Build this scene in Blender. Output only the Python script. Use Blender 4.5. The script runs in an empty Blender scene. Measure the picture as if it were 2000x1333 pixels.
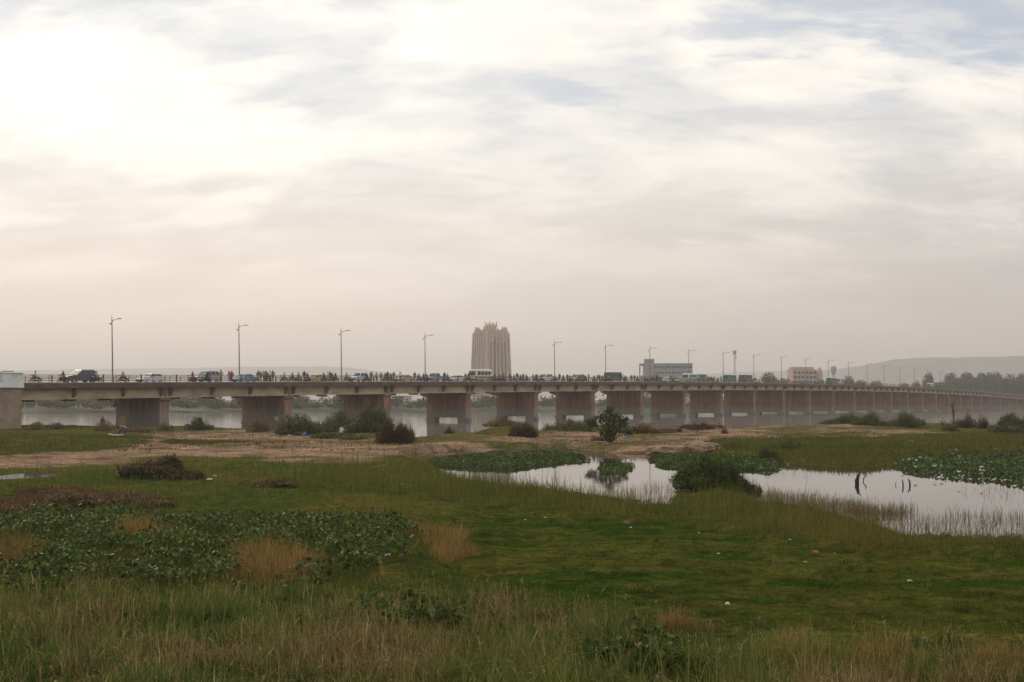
import bpy, bmesh, math, random
import numpy as np
from mathutils import Vector, Matrix, Euler

random.seed(7)
rng = np.random.default_rng(7)
SC = bpy.context.scene
COL = SC.collection
R = math.radians

# ------------------------------------------------------------------ camera
CAM_Z = 3.7                     # eye height above the river surface (z = 0)
F = 2250.0                      # focal length in photo pixels (photo is 2000 wide)
HZ = 788.0                      # horizon row in the photo
cam_d = bpy.data.cameras.new('camera')
cam_d.sensor_width = 36.0
cam_d.lens = 36.0 * F / 2000.0
cam_d.shift_y = (HZ - 666.5) / 2000.0
cam_d.clip_start = 0.1
cam_d.clip_end = 20000
cam = bpy.data.objects.new('camera', cam_d)
cam.location = (0, 0, CAM_Z)
cam.rotation_euler = (R(90), 0, 0)
COL.objects.link(cam)
SC.camera = cam

# ------------------------------------------------------------------ sky and sun
SUN_AZ, SUN_EL = R(-38), R(24)          # azimuth from +Y towards +X
sun_dir = Vector((math.sin(SUN_AZ) * math.cos(SUN_EL), math.cos(SUN_AZ) * math.cos(SUN_EL), math.sin(SUN_EL)))
world = bpy.data.worlds.new('World')
SC.world = world
world.use_nodes = True


class NT:
    """tiny node-tree helper"""
    def __init__(self, tree):
        self.t = tree
        self.n = tree.nodes
        self.l = tree.links

    def add(self, kind, **kw):
        n = self.n.new(kind)
        for k, v in kw.items():
            setattr(n, k, v)
        return n

    def put(self, sock, v):
        if hasattr(v, 'links') or isinstance(v, bpy.types.NodeSocket):
            self.l.new(v, sock)
        else:
            sock.default_value = v

    def math(self, op, a, b=0.0, c=None, clamp=False):
        n = self.add('ShaderNodeMath', operation=op, use_clamp=clamp)
        self.put(n.inputs[0], a)
        self.put(n.inputs[1], b)
        if c is not None:
            self.put(n.inputs[2], c)
        return n.outputs[0]

    def vmath(self, op, a, b=(0, 0, 0)):
        n = self.add('ShaderNodeVectorMath', operation=op)
        self.put(n.inputs[0], a)
        self.put(n.inputs[1], b)
        return n

    def mix(self, f, a, b, blend='MIX'):
        n = self.add('ShaderNodeMix', data_type='RGBA', blend_type=blend)
        self.put(n.inputs[0], f)
        self.put(n.inputs[6], a if not isinstance(a, tuple) or len(a) == 4 else (*a, 1))
        self.put(n.inputs[7], b if not isinstance(b, tuple) or len(b) == 4 else (*b, 1))
        return n.outputs[2]

    def sstep(self, v, lo, hi, a=0.0, b=1.0):
        n = self.add('ShaderNodeMapRange', interpolation_type='SMOOTHSTEP')
        self.put(n.inputs[0], v)
        n.inputs[1].default_value = lo
        n.inputs[2].default_value = hi
        n.inputs[3].default_value = a
        n.inputs[4].default_value = b
        return n.outputs[0]

    def noise(self, vec, scale, detail=4, rough=0.55, dist=0.0, out=0):
        n = self.add('ShaderNodeTexNoise')
        if vec is not None:
            self.put(n.inputs['Vector'], vec)
        n.inputs['Scale'].default_value = scale
        n.inputs['Detail'].default_value = detail
        n.inputs['Roughness'].default_value = rough
        n.inputs['Distortion'].default_value = dist
        return n.outputs[out]


CL_A, CL_B = (3.1, 1.7), (0.4, 5.3)      # where in the cloud field the camera looks


def build_world():
    t = NT(world.node_tree)
    t.n.clear()
    out = t.add('ShaderNodeOutputWorld')
    bg = t.add('ShaderNodeBackground')
    tc = t.add('ShaderNodeTexCoord')
    d = tc.outputs['Generated']
    sky = t.add('ShaderNodeTexSky', sky_type='NISHITA')
    sky.sun_disc = False
    sky.sun_elevation = SUN_EL
    sky.sun_rotation = SUN_AZ
    sky.altitude = 330
    sky.dust_density = 3.0
    sep = t.add('ShaderNodeSeparateXYZ')
    t.put(sep.inputs[0], d)
    x, y, z = sep.outputs
    zc = t.math('MAXIMUM', z, 0.0)
    # cloud sheet seen in perspective: direction projected on a high, gently domed plane
    den = t.math('ADD', zc, 0.30)
    cmb = t.add('ShaderNodeCombineXYZ')
    t.put(cmb.inputs[0], t.math('DIVIDE', x, den))
    t.put(cmb.inputs[1], t.math('DIVIDE', y, den))
    cv = cmb.outputs[0]

    def layer(rot, sc, loc, scale, detail, rough, dist):
        mp = t.add('ShaderNodeMapping')
        t.put(mp.inputs[0], cv)
        mp.inputs['Rotation'].default_value = (0, 0, R(rot))
        mp.inputs['Scale'].default_value = (sc[0], sc[1], 1)
        mp.inputs['Location'].default_value = (loc[0], loc[1], 0)
        return t.noise(mp.outputs[0], scale, detail, rough, dist)
    big = layer(-20, (1.0, 1.15), CL_A, 2.1, 9, 0.56, 0.2)
    wisp = layer(28, (0.9, 1.6), CL_B, 2.6, 9, 0.58, 0.3)
    fine = layer(-12, (0.9, 2.2), (7.3, 2.9), 6.0, 7, 0.6, 0.3)
    dot = t.vmath('DOT_PRODUCT', d, tuple(sun_dir)).outputs['Value']
    near = t.sstep(dot, 0.72, 1.0)                 # towards the veiled sun
    left = t.sstep(dot, 0.45, 0.97)
    mask = t.math('ADD', t.sstep(big, 0.345, 0.53), t.math('MULTIPLY', left, 0.75), clamp=True)
    mask = t.math('ADD', mask, t.math('MULTIPLY', t.sstep(fine, 0.42, 0.62), 0.5), clamp=True)
    blue = t.mix(1.0, sky.outputs[0], (0.1, 0.1, 0.1), 'MULTIPLY')
    blue = t.mix(0.75, blue, (0.58, 0.66, 0.79))
    # lit cloud: soft streaks between greyer and brighter, strongest near the sun
    streak = t.math('ADD', t.math('MULTIPLY', t.sstep(wisp, 0.40, 0.60), 0.72), t.math('MULTIPLY', t.sstep(fine, 0.38, 0.62), 0.28))
    cl_dim = t.mix(left, (0.75, 0.755, 0.77), (0.84, 0.865, 0.89))
    cl_lit = t.mix(near, (1.20, 1.14, 1.04), (1.46, 1.38, 1.25))
    cloud = t.mix(streak, cl_dim, cl_lit)
    upper = t.mix(mask, blue, cloud)
    # dusty air low over the river
    dust = t.mix(left, (0.66, 0.60, 0.565), (1.16, 0.985, 0.80))
    lowf = t.math('ADD', zc, t.math('MULTIPLY', t.math('SUBTRACT', wisp, 0.5), 0.14))
    e1 = t.sstep(lowf, 0.03, 0.26)
    colr = t.mix(e1, dust, upper)
    # below the horizon the world is only dull ground
    below = t.sstep(z, -0.02, 0.0)
    colr = t.mix(below, (0.10, 0.09, 0.07), colr)
    t.l.new(colr, bg.inputs[0])
    bg.inputs[1].default_value = 1.0
    t.l.new(bg.outputs[0], out.inputs[0])


build_world()
sun_d = bpy.data.lights.new('sun', 'SUN')
sun_d.energy = 1.4
sun_d.angle = R(14)
sun_d.color = (1.0, 0.86, 0.68)
sun = bpy.data.objects.new('sun', sun_d)
sun.rotation_euler = (-sun_dir).to_track_quat('-Z', 'Y').to_euler()
COL.objects.link(sun)
vs = SC.view_settings
vs.view_transform = 'Standard'
vs.look = 'None'
vs.exposure = 0.0
vs.gamma = 1.0
vs.use_curve_mapping = False
cy_ = SC.cycles
cy_.max_bounces = 6
cy_.diffuse_bounces = 2
cy_.glossy_bounces = 3
cy_.transmission_bounces = 2
cy_.volume_bounces = 0
cy_.transparent_max_bounces = 6
cy_.use_denoising = True
cy_.caustics_reflective = False
cy_.caustics_refractive = False


# ------------------------------------------------------------------ materials
def lin(r, g, b):
    f = lambda c: (c / 12.92) if c <= 0.04045 else ((c + 0.055) / 1.055) ** 2.4
    return (f(r / 255), f(g / 255), f(b / 255))


MATS = {}


def mat(name, base=(.5, .5, .5), rough=.8, metal=0.0, var=0.18, scale=3.0, bump=0.0, bscale=20.0, spec=0.3, stretch=(1, 1, 1),
        dark=None, darkamt=0.0, dscale=1.0):
    """procedural surface: base colour broken up by two noises, optional stains and bump"""
    if name in MATS:
        return MATS[name]
    m = bpy.data.materials.new(name)
    m.use_nodes = True
    t = NT(m.node_tree)
    b = t.n['Principled BSDF']
    tc = t.add('ShaderNodeTexCoord')
    mp = t.add('ShaderNodeMapping')
    t.l.new(tc.outputs['Object'], mp.inputs[0])
    mp.inputs['Scale'].default_value = stretch
    n1 = t.noise(mp.outputs[0], scale, 6, 0.6)
    lo = tuple(c * (1 - var) for c in base)
    hi = tuple(min(1, c * (1 + var)) for c in base)
    c = t.mix(t.sstep(n1, 0.3, 0.7), lo, hi)
    if dark:
        n2 = t.noise(mp.outputs[0], dscale, 7, 0.65, 0.3)
        c = t.mix(t.math('MULTIPLY', t.sstep(n2, 0.46, 0.66), darkamt), c, dark)
    t.l.new(c, b.inputs['Base Color'])
    b.inputs['Roughness'].default_value = rough
    b.inputs['Metallic'].default_value = metal
    b.inputs['Specular IOR Level'].default_value = spec
    if bump:
        bn = t.add('ShaderNodeBump')
        bn.inputs['Strength'].default_value = bump
        t.l.new(t.noise(mp.outputs[0], bscale, 5, 0.6), bn.inputs['Height'])
        t.l.new(bn.outputs[0], b.inputs['Normal'])
    MATS[name] = m
    return m


def leaf_mat(name, rough=0.6, spec=0.2, trans=0.3):
    """plant tissue; colour from the plant's own vertex colours"""
    if name in MATS:
        return MATS[name]
    m = bpy.data.materials.new(name)
    m.use_nodes = True
    t = NT(m.node_tree)
    b = t.n['Principled BSDF']
    at = t.add('ShaderNodeAttribute', attribute_name='Col')
    t.l.new(at.outputs['Color'], b.inputs['Base Color'])
    b.inputs['Roughness'].default_value = rough
    b.inputs['Specular IOR Level'].default_value = spec
    if trans:
        tr = t.add('ShaderNodeBsdfTranslucent')
        t.l.new(at.outputs['Color'], tr.inputs[0])
        mx = t.add('ShaderNodeMixShader')
        mx.inputs[0].default_value = trans
        t.l.new(b.outputs[0], mx.inputs[1])
        t.l.new(tr.outputs[0], mx.inputs[2])
        t.l.new(mx.outputs[0], t.n['Material Output'].inputs[0])
    MATS[name] = m
    return m


def objcol_mat(name, rough=0.85, fixed=None, randmix=None):
    if name in MATS:
        return MATS[name]
    m = bpy.data.materials.new(name)
    m.use_nodes = True
    t = NT(m.node_tree)
    b = t.n['Principled BSDF']
    oi = t.add('ShaderNodeObjectInfo')
    if randmix:
        c = t.mix(oi.outputs['Random'], randmix[0], randmix[1])
    else:
        c = oi.outputs['Color']
    n = t.noise(None, 12, 3)
    c = t.mix(1.0, c, t.mix(n, (.75, .75, .75), (1.1, 1.1, 1.1)), 'MULTIPLY')
    t.l.new(c, b.inputs['Base Color'])
    b.inputs['Roughness'].default_value = rough
    MATS[name] = m
    return m


def water_mat(name, base, s1, s2, strength, rough, stretch=(1, 1, 1)):
    m = bpy.data.materials.new(name)
    m.use_nodes = True
    t = NT(m.node_tree)
    b = t.n['Principled BSDF']
    b.inputs['Base Color'].default_value = (*base, 1)
    b.inputs['Roughness'].default_value = rough
    b.inputs['IOR'].default_value = 1.33
    b.inputs['Specular IOR Level'].default_value = 0.5
    tc = t.add('ShaderNodeTexCoord')
    mp = t.add('ShaderNodeMapping')
    t.l.new(tc.outputs['Object'], mp.inputs[0])
    mp.inputs['Scale'].default_value = stretch
    h = t.math('ADD', t.noise(mp.outputs[0], s1, 3, 0.5), t.math('MULTIPLY', t.noise(mp.outputs[0], s2, 4, 0.55), 0.5))
    # calmer and rougher lanes on the surface
    lane = t.sstep(t.noise(mp.outputs[0], s1 * 0.06, 3, 0.5), 0.4, 0.62, 0.35, 1.0)
    bn = t.add('ShaderNodeBump')
    t.l.new(t.math('MULTIPLY', lane, strength), bn.inputs['Strength'])
    bn.inputs['Distance'].default_value = 0.05
    t.l.new(h, bn.inputs['Height'])
    t.l.new(bn.outputs[0], b.inputs['Normal'])
    return m


# ------------------------------------------------------------------ mesh helpers
class MB:
    def __init__(self):
        self.v, self.f, self.m = [], [], []

    def add(self, vs, fs, mi=0):
        o = len(self.v)
        self.v += [tuple(p) for p in vs]
        self.f += [tuple(i + o for i in f) for f in fs]
        self.m += [mi] * len(fs)

    def hexa(self, p, mi=0):
        """8 corners: bottom 4 (ccw), top 4 (ccw)"""
        self.add(p, [(3, 2, 1, 0), (4, 5, 6, 7), (0, 1, 5, 4), (1, 2, 6, 5), (2, 3, 7, 6), (3, 0, 4, 7)], mi)

    def box(self, x0, x1, y0, y1, z0, z1, mi=0):
        self.hexa([(x0, y0, z0), (x1, y0, z0), (x1, y1, z0), (x0, y1, z0), (x0, y0, z1), (x1, y0, z1), (x1, y1, z1), (x0, y1, z1)], mi)

    def frustum(self, c, hx0, hy0, hx1, hy1, z0, z1, mi=0):
        x, y = c
        self.hexa([(x - hx0, y - hy0, z0), (x + hx0, y - hy0, z0), (x + hx0, y + hy0, z0), (x - hx0, y + hy0, z0),
                   (x - hx1, y - hy1, z1), (x + hx1, y - hy1, z1), (x + hx1, y + hy1, z1), (x - hx1, y + hy1, z1)], mi)

    def tube(self, pts, rads, n=8, mi=0, cap=True):
        rings = []
        pts = [Vector(p) for p in pts]
        for i, p in enumerate(pts):
            d = (pts[min(i + 1, len(pts) - 1)] - pts[max(i - 1, 0)])
            d = d.normalized() if d.length > 1e-9 else Vector((0, 0, 1))
            a = d.orthogonal().normalized() if abs(d.z) < 0.95 else Vector((1, 0, 0))
            a = (a - d * a.dot(d)).normalized()
            b = d.cross(a)
            r = rads[i] if hasattr(rads, '__len__') else rads
            rings.append([p + (a * math.cos(2 * math.pi * k / n) + b * math.sin(2 * math.pi * k / n)) * r for k in range(n)])
        o = [q for r in rings for q in r]
        fs = []
        for i in range(len(rings) - 1):
            for k in range(n):
                fs.append((i * n + k, i * n + (k + 1) % n, (i + 1) * n + (k + 1) % n, (i + 1) * n + k))
        if cap:
            fs.append(tuple(range(n - 1, -1, -1)))
            fs.append(tuple((len(rings) - 1) * n + k for k in range(n)))
        self.add(o, fs, mi)

    def prism(self, poly, y0, y1, mi=0, scale1=1.0):
        """polygon in the x-z plane extruded along y (both ends closed)"""
        n = len(poly)
        vs = [(x, y0, z) for x, z in poly] + [(x, y1, z) for x, z in poly]
        fs = [tuple(range(n - 1, -1, -1)), tuple(range(n, 2 * n))]
        for i in range(n):
            j = (i + 1) % n
            fs.append((i, j, n + j, n + i))
        self.add(vs, fs, mi)

    def mesh(self, name, mats, smooth=False):
        me = bpy.data.meshes.new(name)
        me.from_pydata(self.v, [], self.f)
        for m in (mats if isinstance(mats, (list, tuple)) else [mats]):
            me.materials.append(m)
        if any(self.m):
            me.polygons.foreach_set('material_index', self.m)
        bm = bmesh.new()
        bm.from_mesh(me)
        bmesh.ops.recalc_face_normals(bm, faces=bm.faces)
        bm.to_mesh(me)
        bm.free()
        if smooth:
            me.polygons.foreach_set('use_smooth', [True] * len(me.polygons))
        me.update()
        return me

    def build(self, name, mats, parent=None, smooth=False):
        return link(name, self.mesh(name, mats, smooth), parent)


def link(name, me, parent=None, mtx=None):
    o = bpy.data.objects.new(name, me)
    COL.objects.link(o)
    if parent is not None:
        o.parent = parent
    if mtx is not None:
        o.matrix_local = mtx
    return o


def tag(o, label=None, cat=None, group=None, kind=None):
    if label:
        o['label'] = label
    if cat:
        o['category'] = cat
    if group:
        o['group'] = group
    if kind:
        o['kind'] = kind
    return o


def thing(name, label, cat, loc=(0, 0, 0), rz=0.0, group=None):
    o = bpy.data.objects.new(name, None)
    o.empty_display_size = 0.2
    COL.objects.link(o)
    o.location = loc
    o.rotation_euler = (0, 0, rz)
    return tag(o, label, cat, group)


def np_mesh(name, verts, faces_n, idx, mats, col=None, smooth=False, mat_idx=None):
    """fast mesh from numpy arrays; faces_n = loop count per face, idx = flat indices"""
    me = bpy.data.meshes.new(name)
    verts = np.asarray(verts, np.float32)
    me.vertices.add(len(verts))
    me.vertices.foreach_set('co', verts.ravel())
    me.loops.add(len(idx))
    me.loops.foreach_set('vertex_index', np.asarray(idx, np.int32))
    me.polygons.add(len(faces_n))
    st = np.concatenate([[0], np.cumsum(faces_n)[:-1]]).astype(np.int32)
    me.polygons.foreach_set('loop_start', st)
    me.polygons.foreach_set('loop_total', np.asarray(faces_n, np.int32))
    for m in (mats if isinstance(mats, (list, tuple)) else [mats]):
        me.materials.append(m)
    if mat_idx is not None:
        me.polygons.foreach_set('material_index', np.asarray(mat_idx, np.int32))
    if smooth:
        me.polygons.foreach_set('use_smooth', np.ones(len(faces_n), bool))
    if col is not None:
        a = me.color_attributes.new('Col', 'FLOAT_COLOR', 'POINT')
        c4 = np.ones((len(verts), 4), np.float32)
        c4[:, :3] = col
        a.data.foreach_set('color', c4.ravel())
    me.update(calc_edges=True)
    me.validate()
    return me


# ------------------------------------------------------------------ photo -> place (used once to survey where things stand)
def gp(x, y, z=0.28):
    """ground point seen at photo pixel (x, y) on a plane at height z"""
    Y = (CAM_Z - z) * F / (y - HZ)
    return np.array([(x - 1000.0) / F * Y, Y, z])


def gpv(pts, z=0.28):
    return np.array([gp(x, y, z)[:2] for x, y in pts])


# ------------------------------------------------------------------ noise (numpy)
def _hash(ix, iy, seed):
    h = (ix.astype(np.int64) * 374761393 + iy.astype(np.int64) * 668265263 + seed * 1442695041) & 0x7fffffff
    h = ((h ^ (h >> 13)) * 1274126177) & 0x7fffffff
    return ((h ^ (h >> 16)) & 0xffffff) / float(0xffffff)


def vnoise(x, y, seed=0):
    ix, iy = np.floor(x), np.floor(y)
    fx, fy = x - ix, y - iy
    fx, fy = fx * fx * (3 - 2 * fx), fy * fy * (3 - 2 * fy)
    a, b = _hash(ix, iy, seed), _hash(ix + 1, iy, seed)
    c, d = _hash(ix, iy + 1, seed), _hash(ix + 1, iy + 1, seed)
    return (a * (1 - fx) + b * fx) * (1 - fy) + (c * (1 - fx) + d * fx) * fy


def fbm(x, y, sc=1.0, oct=4, seed=0):
    x, y = np.asarray(x, float) * sc, np.asarray(y, float) * sc
    s, a, tot = 0, 1.0, 0
    for o in range(oct):
        s = s + a * vnoise(x + 17.3 * o, y - 9.1 * o, seed + o)
        tot += a
        a *= 0.5
        x, y = x * 2.03, y * 2.03
    return s / tot


def smooth(v, lo, hi):
    t = np.clip((v - lo) / (hi - lo), 0, 1)
    return t * t * (3 - 2 * t)


def sdf(poly, X, Y):
    """signed distance to polygon (positive inside)"""
    P = np.asarray(poly)
    inside = np.zeros(X.shape, bool)
    dmin = np.full(X.shape, 1e9)
    n = len(P)
    for i in range(n):
        x1, y1 = P[i]
        x2, y2 = P[(i + 1) % n]
        dx, dy = x2 - x1, y2 - y1
        L = dx * dx + dy * dy + 1e-12
        t = np.clip(((X - x1) * dx + (Y - y1) * dy) / L, 0, 1)
        dmin = np.minimum(dmin, (X - x1 - t * dx) ** 2 + (Y - y1 - t * dy) ** 2)
        c = ((y1 > Y) != (y2 > Y)) & (X < dx * (Y - y1) / (dy if dy else 1e-12) + x1)
        inside ^= c
    d = np.sqrt(dmin)
    return np.where(inside, d, -d)


# ------------------------------------------------------------------ plan of the flood plain
POND = gpv([(818, 896), (900, 886), (1000, 881), (1120, 880), (1180, 885), (1240, 887), (1300, 885), (1400, 893), (1530, 903), (1600, 912),
            (1700, 915), (1760, 905), (1900, 893), (2050, 884), (2500, 880), (2700, 1080), (2000, 1066), (1900, 1067), (1800, 1060), (1740, 1040),
            (1640, 1012), (1560, 992), (1480, 988), (1468, 966), (1430, 958), (1335, 960), (1330, 986), (1290, 994), (1200, 976),
            (1100, 966), (1050, 956), (960, 948), (900, 939), (860, 926)], 0.0)
SHORE = [(-9000, 836), (44, 836), (190, 838), (330, 839), (480, 842), (560, 838), (640, 840), (745, 846), (790, 861), (850, 861), (880, 852), (960, 855),
         (1000, 853), (1060, 849), (1100, 836), (1200, 834), (1260, 838), (1400, 838), (1500, 838), (1600, 833), (1700, 830), (1850, 833),
         (1950, 835), (2100, 832), (11000, 832)]
SH_T = np.array([(x - 1000) / F for x, y in SHORE])
SH_Y = np.array([CAM_Z * F / (y - HZ) for x, y in SHORE])
SOIL = gpv([(-1200, 918), (0, 914), (120, 916), (250, 906), (380, 898), (480, 897), (560, 903), (700, 906), (850, 889), (1000, 879), (1180, 884), (1300, 884),
            (1380, 869), (1420, 862), (1600, 860), (1830, 853), (1810, 846), (1700, 837), (1480, 837), (1260, 840), (1240, 846), (1150, 850), (1000, 864),
            (860, 867), (760, 863), (640, 857), (560, 845), (480, 842), (300, 850), (130, 872), (-200, 880), (-1200, 890)])
SOIL2 = gpv([(1930, 858), (2100, 850), (2100, 846), (1960, 848)])
TURF = gpv([(-300, 892), (0, 893), (100, 888), (270, 881), (310, 862), (290, 856), (190, 852), (150, 858), (60, 852), (-300, 850)])
TURF2 = gpv([(320, 874), (380, 876), (480, 872), (470, 866), (400, 866), (335, 869)])
MEADOW = gpv([(840, 1010), (960, 985), (1100, 1003), (1300, 1012), (1430, 1030), (1540, 1062), (1800, 1075), (2100, 1085), (2500, 1120), (2500, 1230), (2000, 1232), (1600, 1225),
              (1420, 1200), (1100, 1150), (900, 1120), (860, 1090)])
DEADMAT = gpv([(-200, 1015), (40, 1010), (110, 990), (220, 985), (330, 985), (300, 966), (200, 968), (140, 958), (70, 966), (-20, 985), (-200, 990)])
TALL = gpv([(-900, 1118), (0, 1132), (200, 1146), (400, 1158), (560, 1156), (700, 1166), (1000, 1168), (1100, 1186), (1300, 1200), (1450, 1262), (1560, 1258), (1700, 1272),
            (2000, 1264), (2900, 1250), (2900, 1700), (-900, 1700)])
FRINGE = gpv([(880, 945), (960, 950), (1050, 962), (1200, 982), (1290, 1000), (1340, 985), (1430, 964), (1480, 990), (1560, 998), (1640, 1018), (1740, 1046), (1800, 1066), (1900, 1072),
              (2100, 1076), (2100, 1092), (1800, 1082), (1560, 1066), (1420, 1032), (1200, 1008), (1000, 1000), (940, 985), (700, 960), (560, 950), (700, 915), (820, 912)])
FARSIDE = gpv([(1360, 884), (1400, 866), (1500, 860), (1700, 862), (1850, 856), (2000, 852), (2600, 852), (2600, 880), (2000, 882), (1880, 892), (1760, 905), (1700, 913), (1600, 910), (1530, 902)])

PUDDLE = gpv([(-60, 926), (0, 927), (30, 923), (60, 921), (100, 918), (114, 921), (106, 927), (60, 931), (0, 934), (-60, 934)], .36)
BUMPS = []   # (x, y, radius_x, radius_y, height)


def bump(px, py, rx, ry, h):
    p = gp(px, py)
    BUMPS.append((p[0], p[1], rx, ry, h))


bump(1260, 846, 3.2, 3.0, 0.75)
bump(1370, 841, 2.6, 2.5, 0.5)
bump(980, 858, 3.0, 2.5, 0.7)
bump(900, 868, 5.5, 3.0, 0.45)
bump(1700, 838, 9, 6, 0.5)
bump(1500, 846, 9, 7, 0.4)
bump(1080, 858, 6, 5, 0.35)
bump(60, 868, 8, 6, 0.4)
bump(180, 872, 6, 5, 0.4)
bump(60, 975, 1.6, 1.2, 0.22)
bump(120, 968, 1.5, 1.2, 0.25)
bump(250, 975, 2.4, 1.0, 0.15)
bump(540, 948, 2.0, 1.6, 0.25)
bump(1960, 848, 8, 8, 0.5)


def ground_h(X, Y):
    X, Y = np.asarray(X, float), np.asarray(Y, float)
    h = 0.20 + 0.16 * fbm(X, Y, 0.09, 4, 3) + 0.13 * (fbm(X, Y * 1.6, 0.55, 3, 11) - 0.5) + 0.15 * (fbm(X, Y * 1.3, 1.7, 4, 13) - 0.5)
    mid = smooth(Y, 60, 95)
    h += 0.22 * mid + mid * 0.55 * (fbm(X, Y * 0.8, 0.16, 5, 21) - 0.45)
    m = sdf(MEADOW, X, Y) if X.size < 4000000 else 0
    h += smooth(m, -0.5, 0.2) * (-0.14 + 0.16 * (fbm(X * 0.7, Y * 2.0, 0.5, 4, 33) - 0.5))
    for bx, by, rx, ry, bh in BUMPS:
        h += bh * np.exp(-((X - bx) / rx) ** 2 - ((Y - by) / ry) ** 2)
    pu = sdf(PUDDLE, X, Y)
    h = h * (1 - smooth(pu, -1.6, -.2)) + .27 * smooth(pu, -1.6, -.2)
    dp = sdf(POND, X, Y) + 1.3 * (fbm(X, Y, 0.6, 3, 5) - 0.5) + 1.0 * (fbm(X, Y, 1.9, 3, 6) - 0.5)
    h = np.where(dp > -1.2, np.minimum(h, -0.16 * (dp + 0.0) + 0.02), h)
    ys = np.interp(X / np.maximum(Y, 1.0), SH_T, SH_Y)
    dr = (ys - Y) + 5.0 * (fbm(X, Y, 0.12, 4, 9) - 0.5)
    h = np.where(dr < 6, np.minimum(h, 0.09 * dr + 0.01), h)
    return np.maximum(h, -1.6)


def ground_z(x, y):
    return float(ground_h(np.array([x]), np.array([y]))[0])


def build_ground():
    tn = np.linspace(-0.66, 0.66, 410)
    ts = np.concatenate([-np.geomspace(9, 0.68, 26), tn, np.geomspace(0.68, 9, 26)])
    ys = np.concatenate([[-2900, -900, -200, -40, -8, 0], np.geomspace(5, 215, 430), [260]])
    wd = np.where(ys >= 5, ys + 12, 17 + np.abs(np.minimum(ys - 5, 0)) * 0.6)
    X = ts[None, :] * wd[:, None]
    Y = np.repeat(ys[:, None], len(ts), 1)
    H = ground_h(X, Y)
    nr, nc = X.shape
    # --- what grows or lies where (the ground's own colour, plus the meadow's painted shade)
    def mk(poly, blur, namp, nsc, seed):
        return smooth(sdf(poly, X, Y) + namp * (fbm(X, Y, nsc, 4, seed) - 0.5), -blur, blur)
    green = np.array([.050, .070, .020])
    c = np.zeros((nr, nc, 3))
    g1 = fbm(X, Y, 0.35, 4, 41)[..., None]
    g2 = fbm(X, Y, 1.6, 3, 43)[..., None]
    c[:] = np.array([.060, .068, .024]) * (1 - g1) + np.array([.040, .066, .018]) * g1
    c *= (0.7 + 0.6 * g2)
    olive = smooth(g1[..., 0] + 0.35 * (g2[..., 0] - .5), 0.5, 0.66)[..., None]
    c = c * (1 - olive * .55) + np.array([.105, .085, .035]) * olive * .55
    # bare soil spots in turf
    spots = smooth(fbm(X, Y * 1.8, 0.8, 4, 77), 0.62, 0.70)[..., None]
    c = c * (1 - spots * .6) + np.array([.10, .070, .045]) * spots * .6
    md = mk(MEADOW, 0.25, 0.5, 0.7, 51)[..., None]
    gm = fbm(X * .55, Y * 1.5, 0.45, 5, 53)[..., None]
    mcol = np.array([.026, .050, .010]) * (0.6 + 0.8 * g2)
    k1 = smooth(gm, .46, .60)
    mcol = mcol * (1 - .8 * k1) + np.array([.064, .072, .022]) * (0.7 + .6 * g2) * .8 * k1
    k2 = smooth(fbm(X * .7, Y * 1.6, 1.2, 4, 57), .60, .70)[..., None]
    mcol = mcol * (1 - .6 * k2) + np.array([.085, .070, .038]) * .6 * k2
    hollow_shade = smooth(fbm(X * .8, Y * 1.5, 1.9, 4, 59), .57, .66)[..., None]  # dark patches painted into the meadow colour as the shade of hollows
    mcol = mcol * (1 - .55 * hollow_shade) + np.array([.020, .028, .010]) * .55 * hollow_shade
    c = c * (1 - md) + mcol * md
    c = c * np.array([1.36, 1.26, .82])
    n3 = fbm(X, Y * 2.2, 0.30, 5, 61)[..., None]
    soil = np.array([.315, .208, .152]) * (0.60 + 0.8 * n3)
    n4 = fbm(X, Y * 2.0, 1.6, 4, 67)[..., None]
    soil = soil * (.75 + .5 * n4)
    dk = smooth(fbm(X * .8, Y * 2.2, 0.45, 5, 63), 0.47, 0.58)[..., None]
    soil = soil * (1 - dk * .8) + np.array([.125, .095, .052]) * (0.5 + n4) * dk * .8
    so = np.maximum(mk(SOIL, 1.2, 7.0, 0.25, 71), mk(SOIL2, 1.0, 4.0, 0.3, 72))
    tf = np.maximum(mk(TURF, 0.9, 4.0, 0.3, 73), mk(TURF2, 0.7, 3.0, 0.3, 74))
    px_ = X / np.maximum(Y, 1) * F + 1000
    pt = fbm(X, Y * 1.5, 0.14, 5, 95) + .07 * smooth(px_, 1350, 1600)
    so = (so * (1 - tf) * (1 - .8 * smooth(pt, .565, .66)))[..., None]
    c = c * (1 - so) + soil * so
    dm = mk(DEADMAT, 0.3, 1.0, 0.8, 81)[..., None]
    c = c * (1 - dm) + np.array([.085, .052, .036]) * (0.6 + 0.8 * g2) * dm
    # dark soil under tall grass and along the wet edges
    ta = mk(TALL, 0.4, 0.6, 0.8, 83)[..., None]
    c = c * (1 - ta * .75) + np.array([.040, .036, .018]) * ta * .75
    wet = smooth(-H, -0.10, 0.0)[..., None] * smooth(Y, 5, 6)[..., None]
    c = c * (1 - wet * .5) + np.array([.05, .042, .032]) * wet * .5
    V = np.stack([X, Y, H], -1).reshape(-1, 3)
    i = np.arange(nr * nc).reshape(nr, nc)
    q = np.stack([i[:-1, :-1], i[:-1, 1:], i[1:, 1:], i[1:, :-1]], -1).reshape(-1, 4)
    m = bpy.data.materials.new('flood_plain')
    m.use_nodes = True
    t = NT(m.node_tree)
    b = t.n['Principled BSDF']
    at = t.add('ShaderNodeAttribute', attribute_name='Col')
    tc = t.add('ShaderNodeTexCoord')
    ob = tc.outputs['Object']
    f1 = t.noise(ob, 9, 6, 0.65)
    f2 = t.noise(ob, 38, 4, 0.6)
    mpf = t.add('ShaderNodeMapping')
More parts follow.
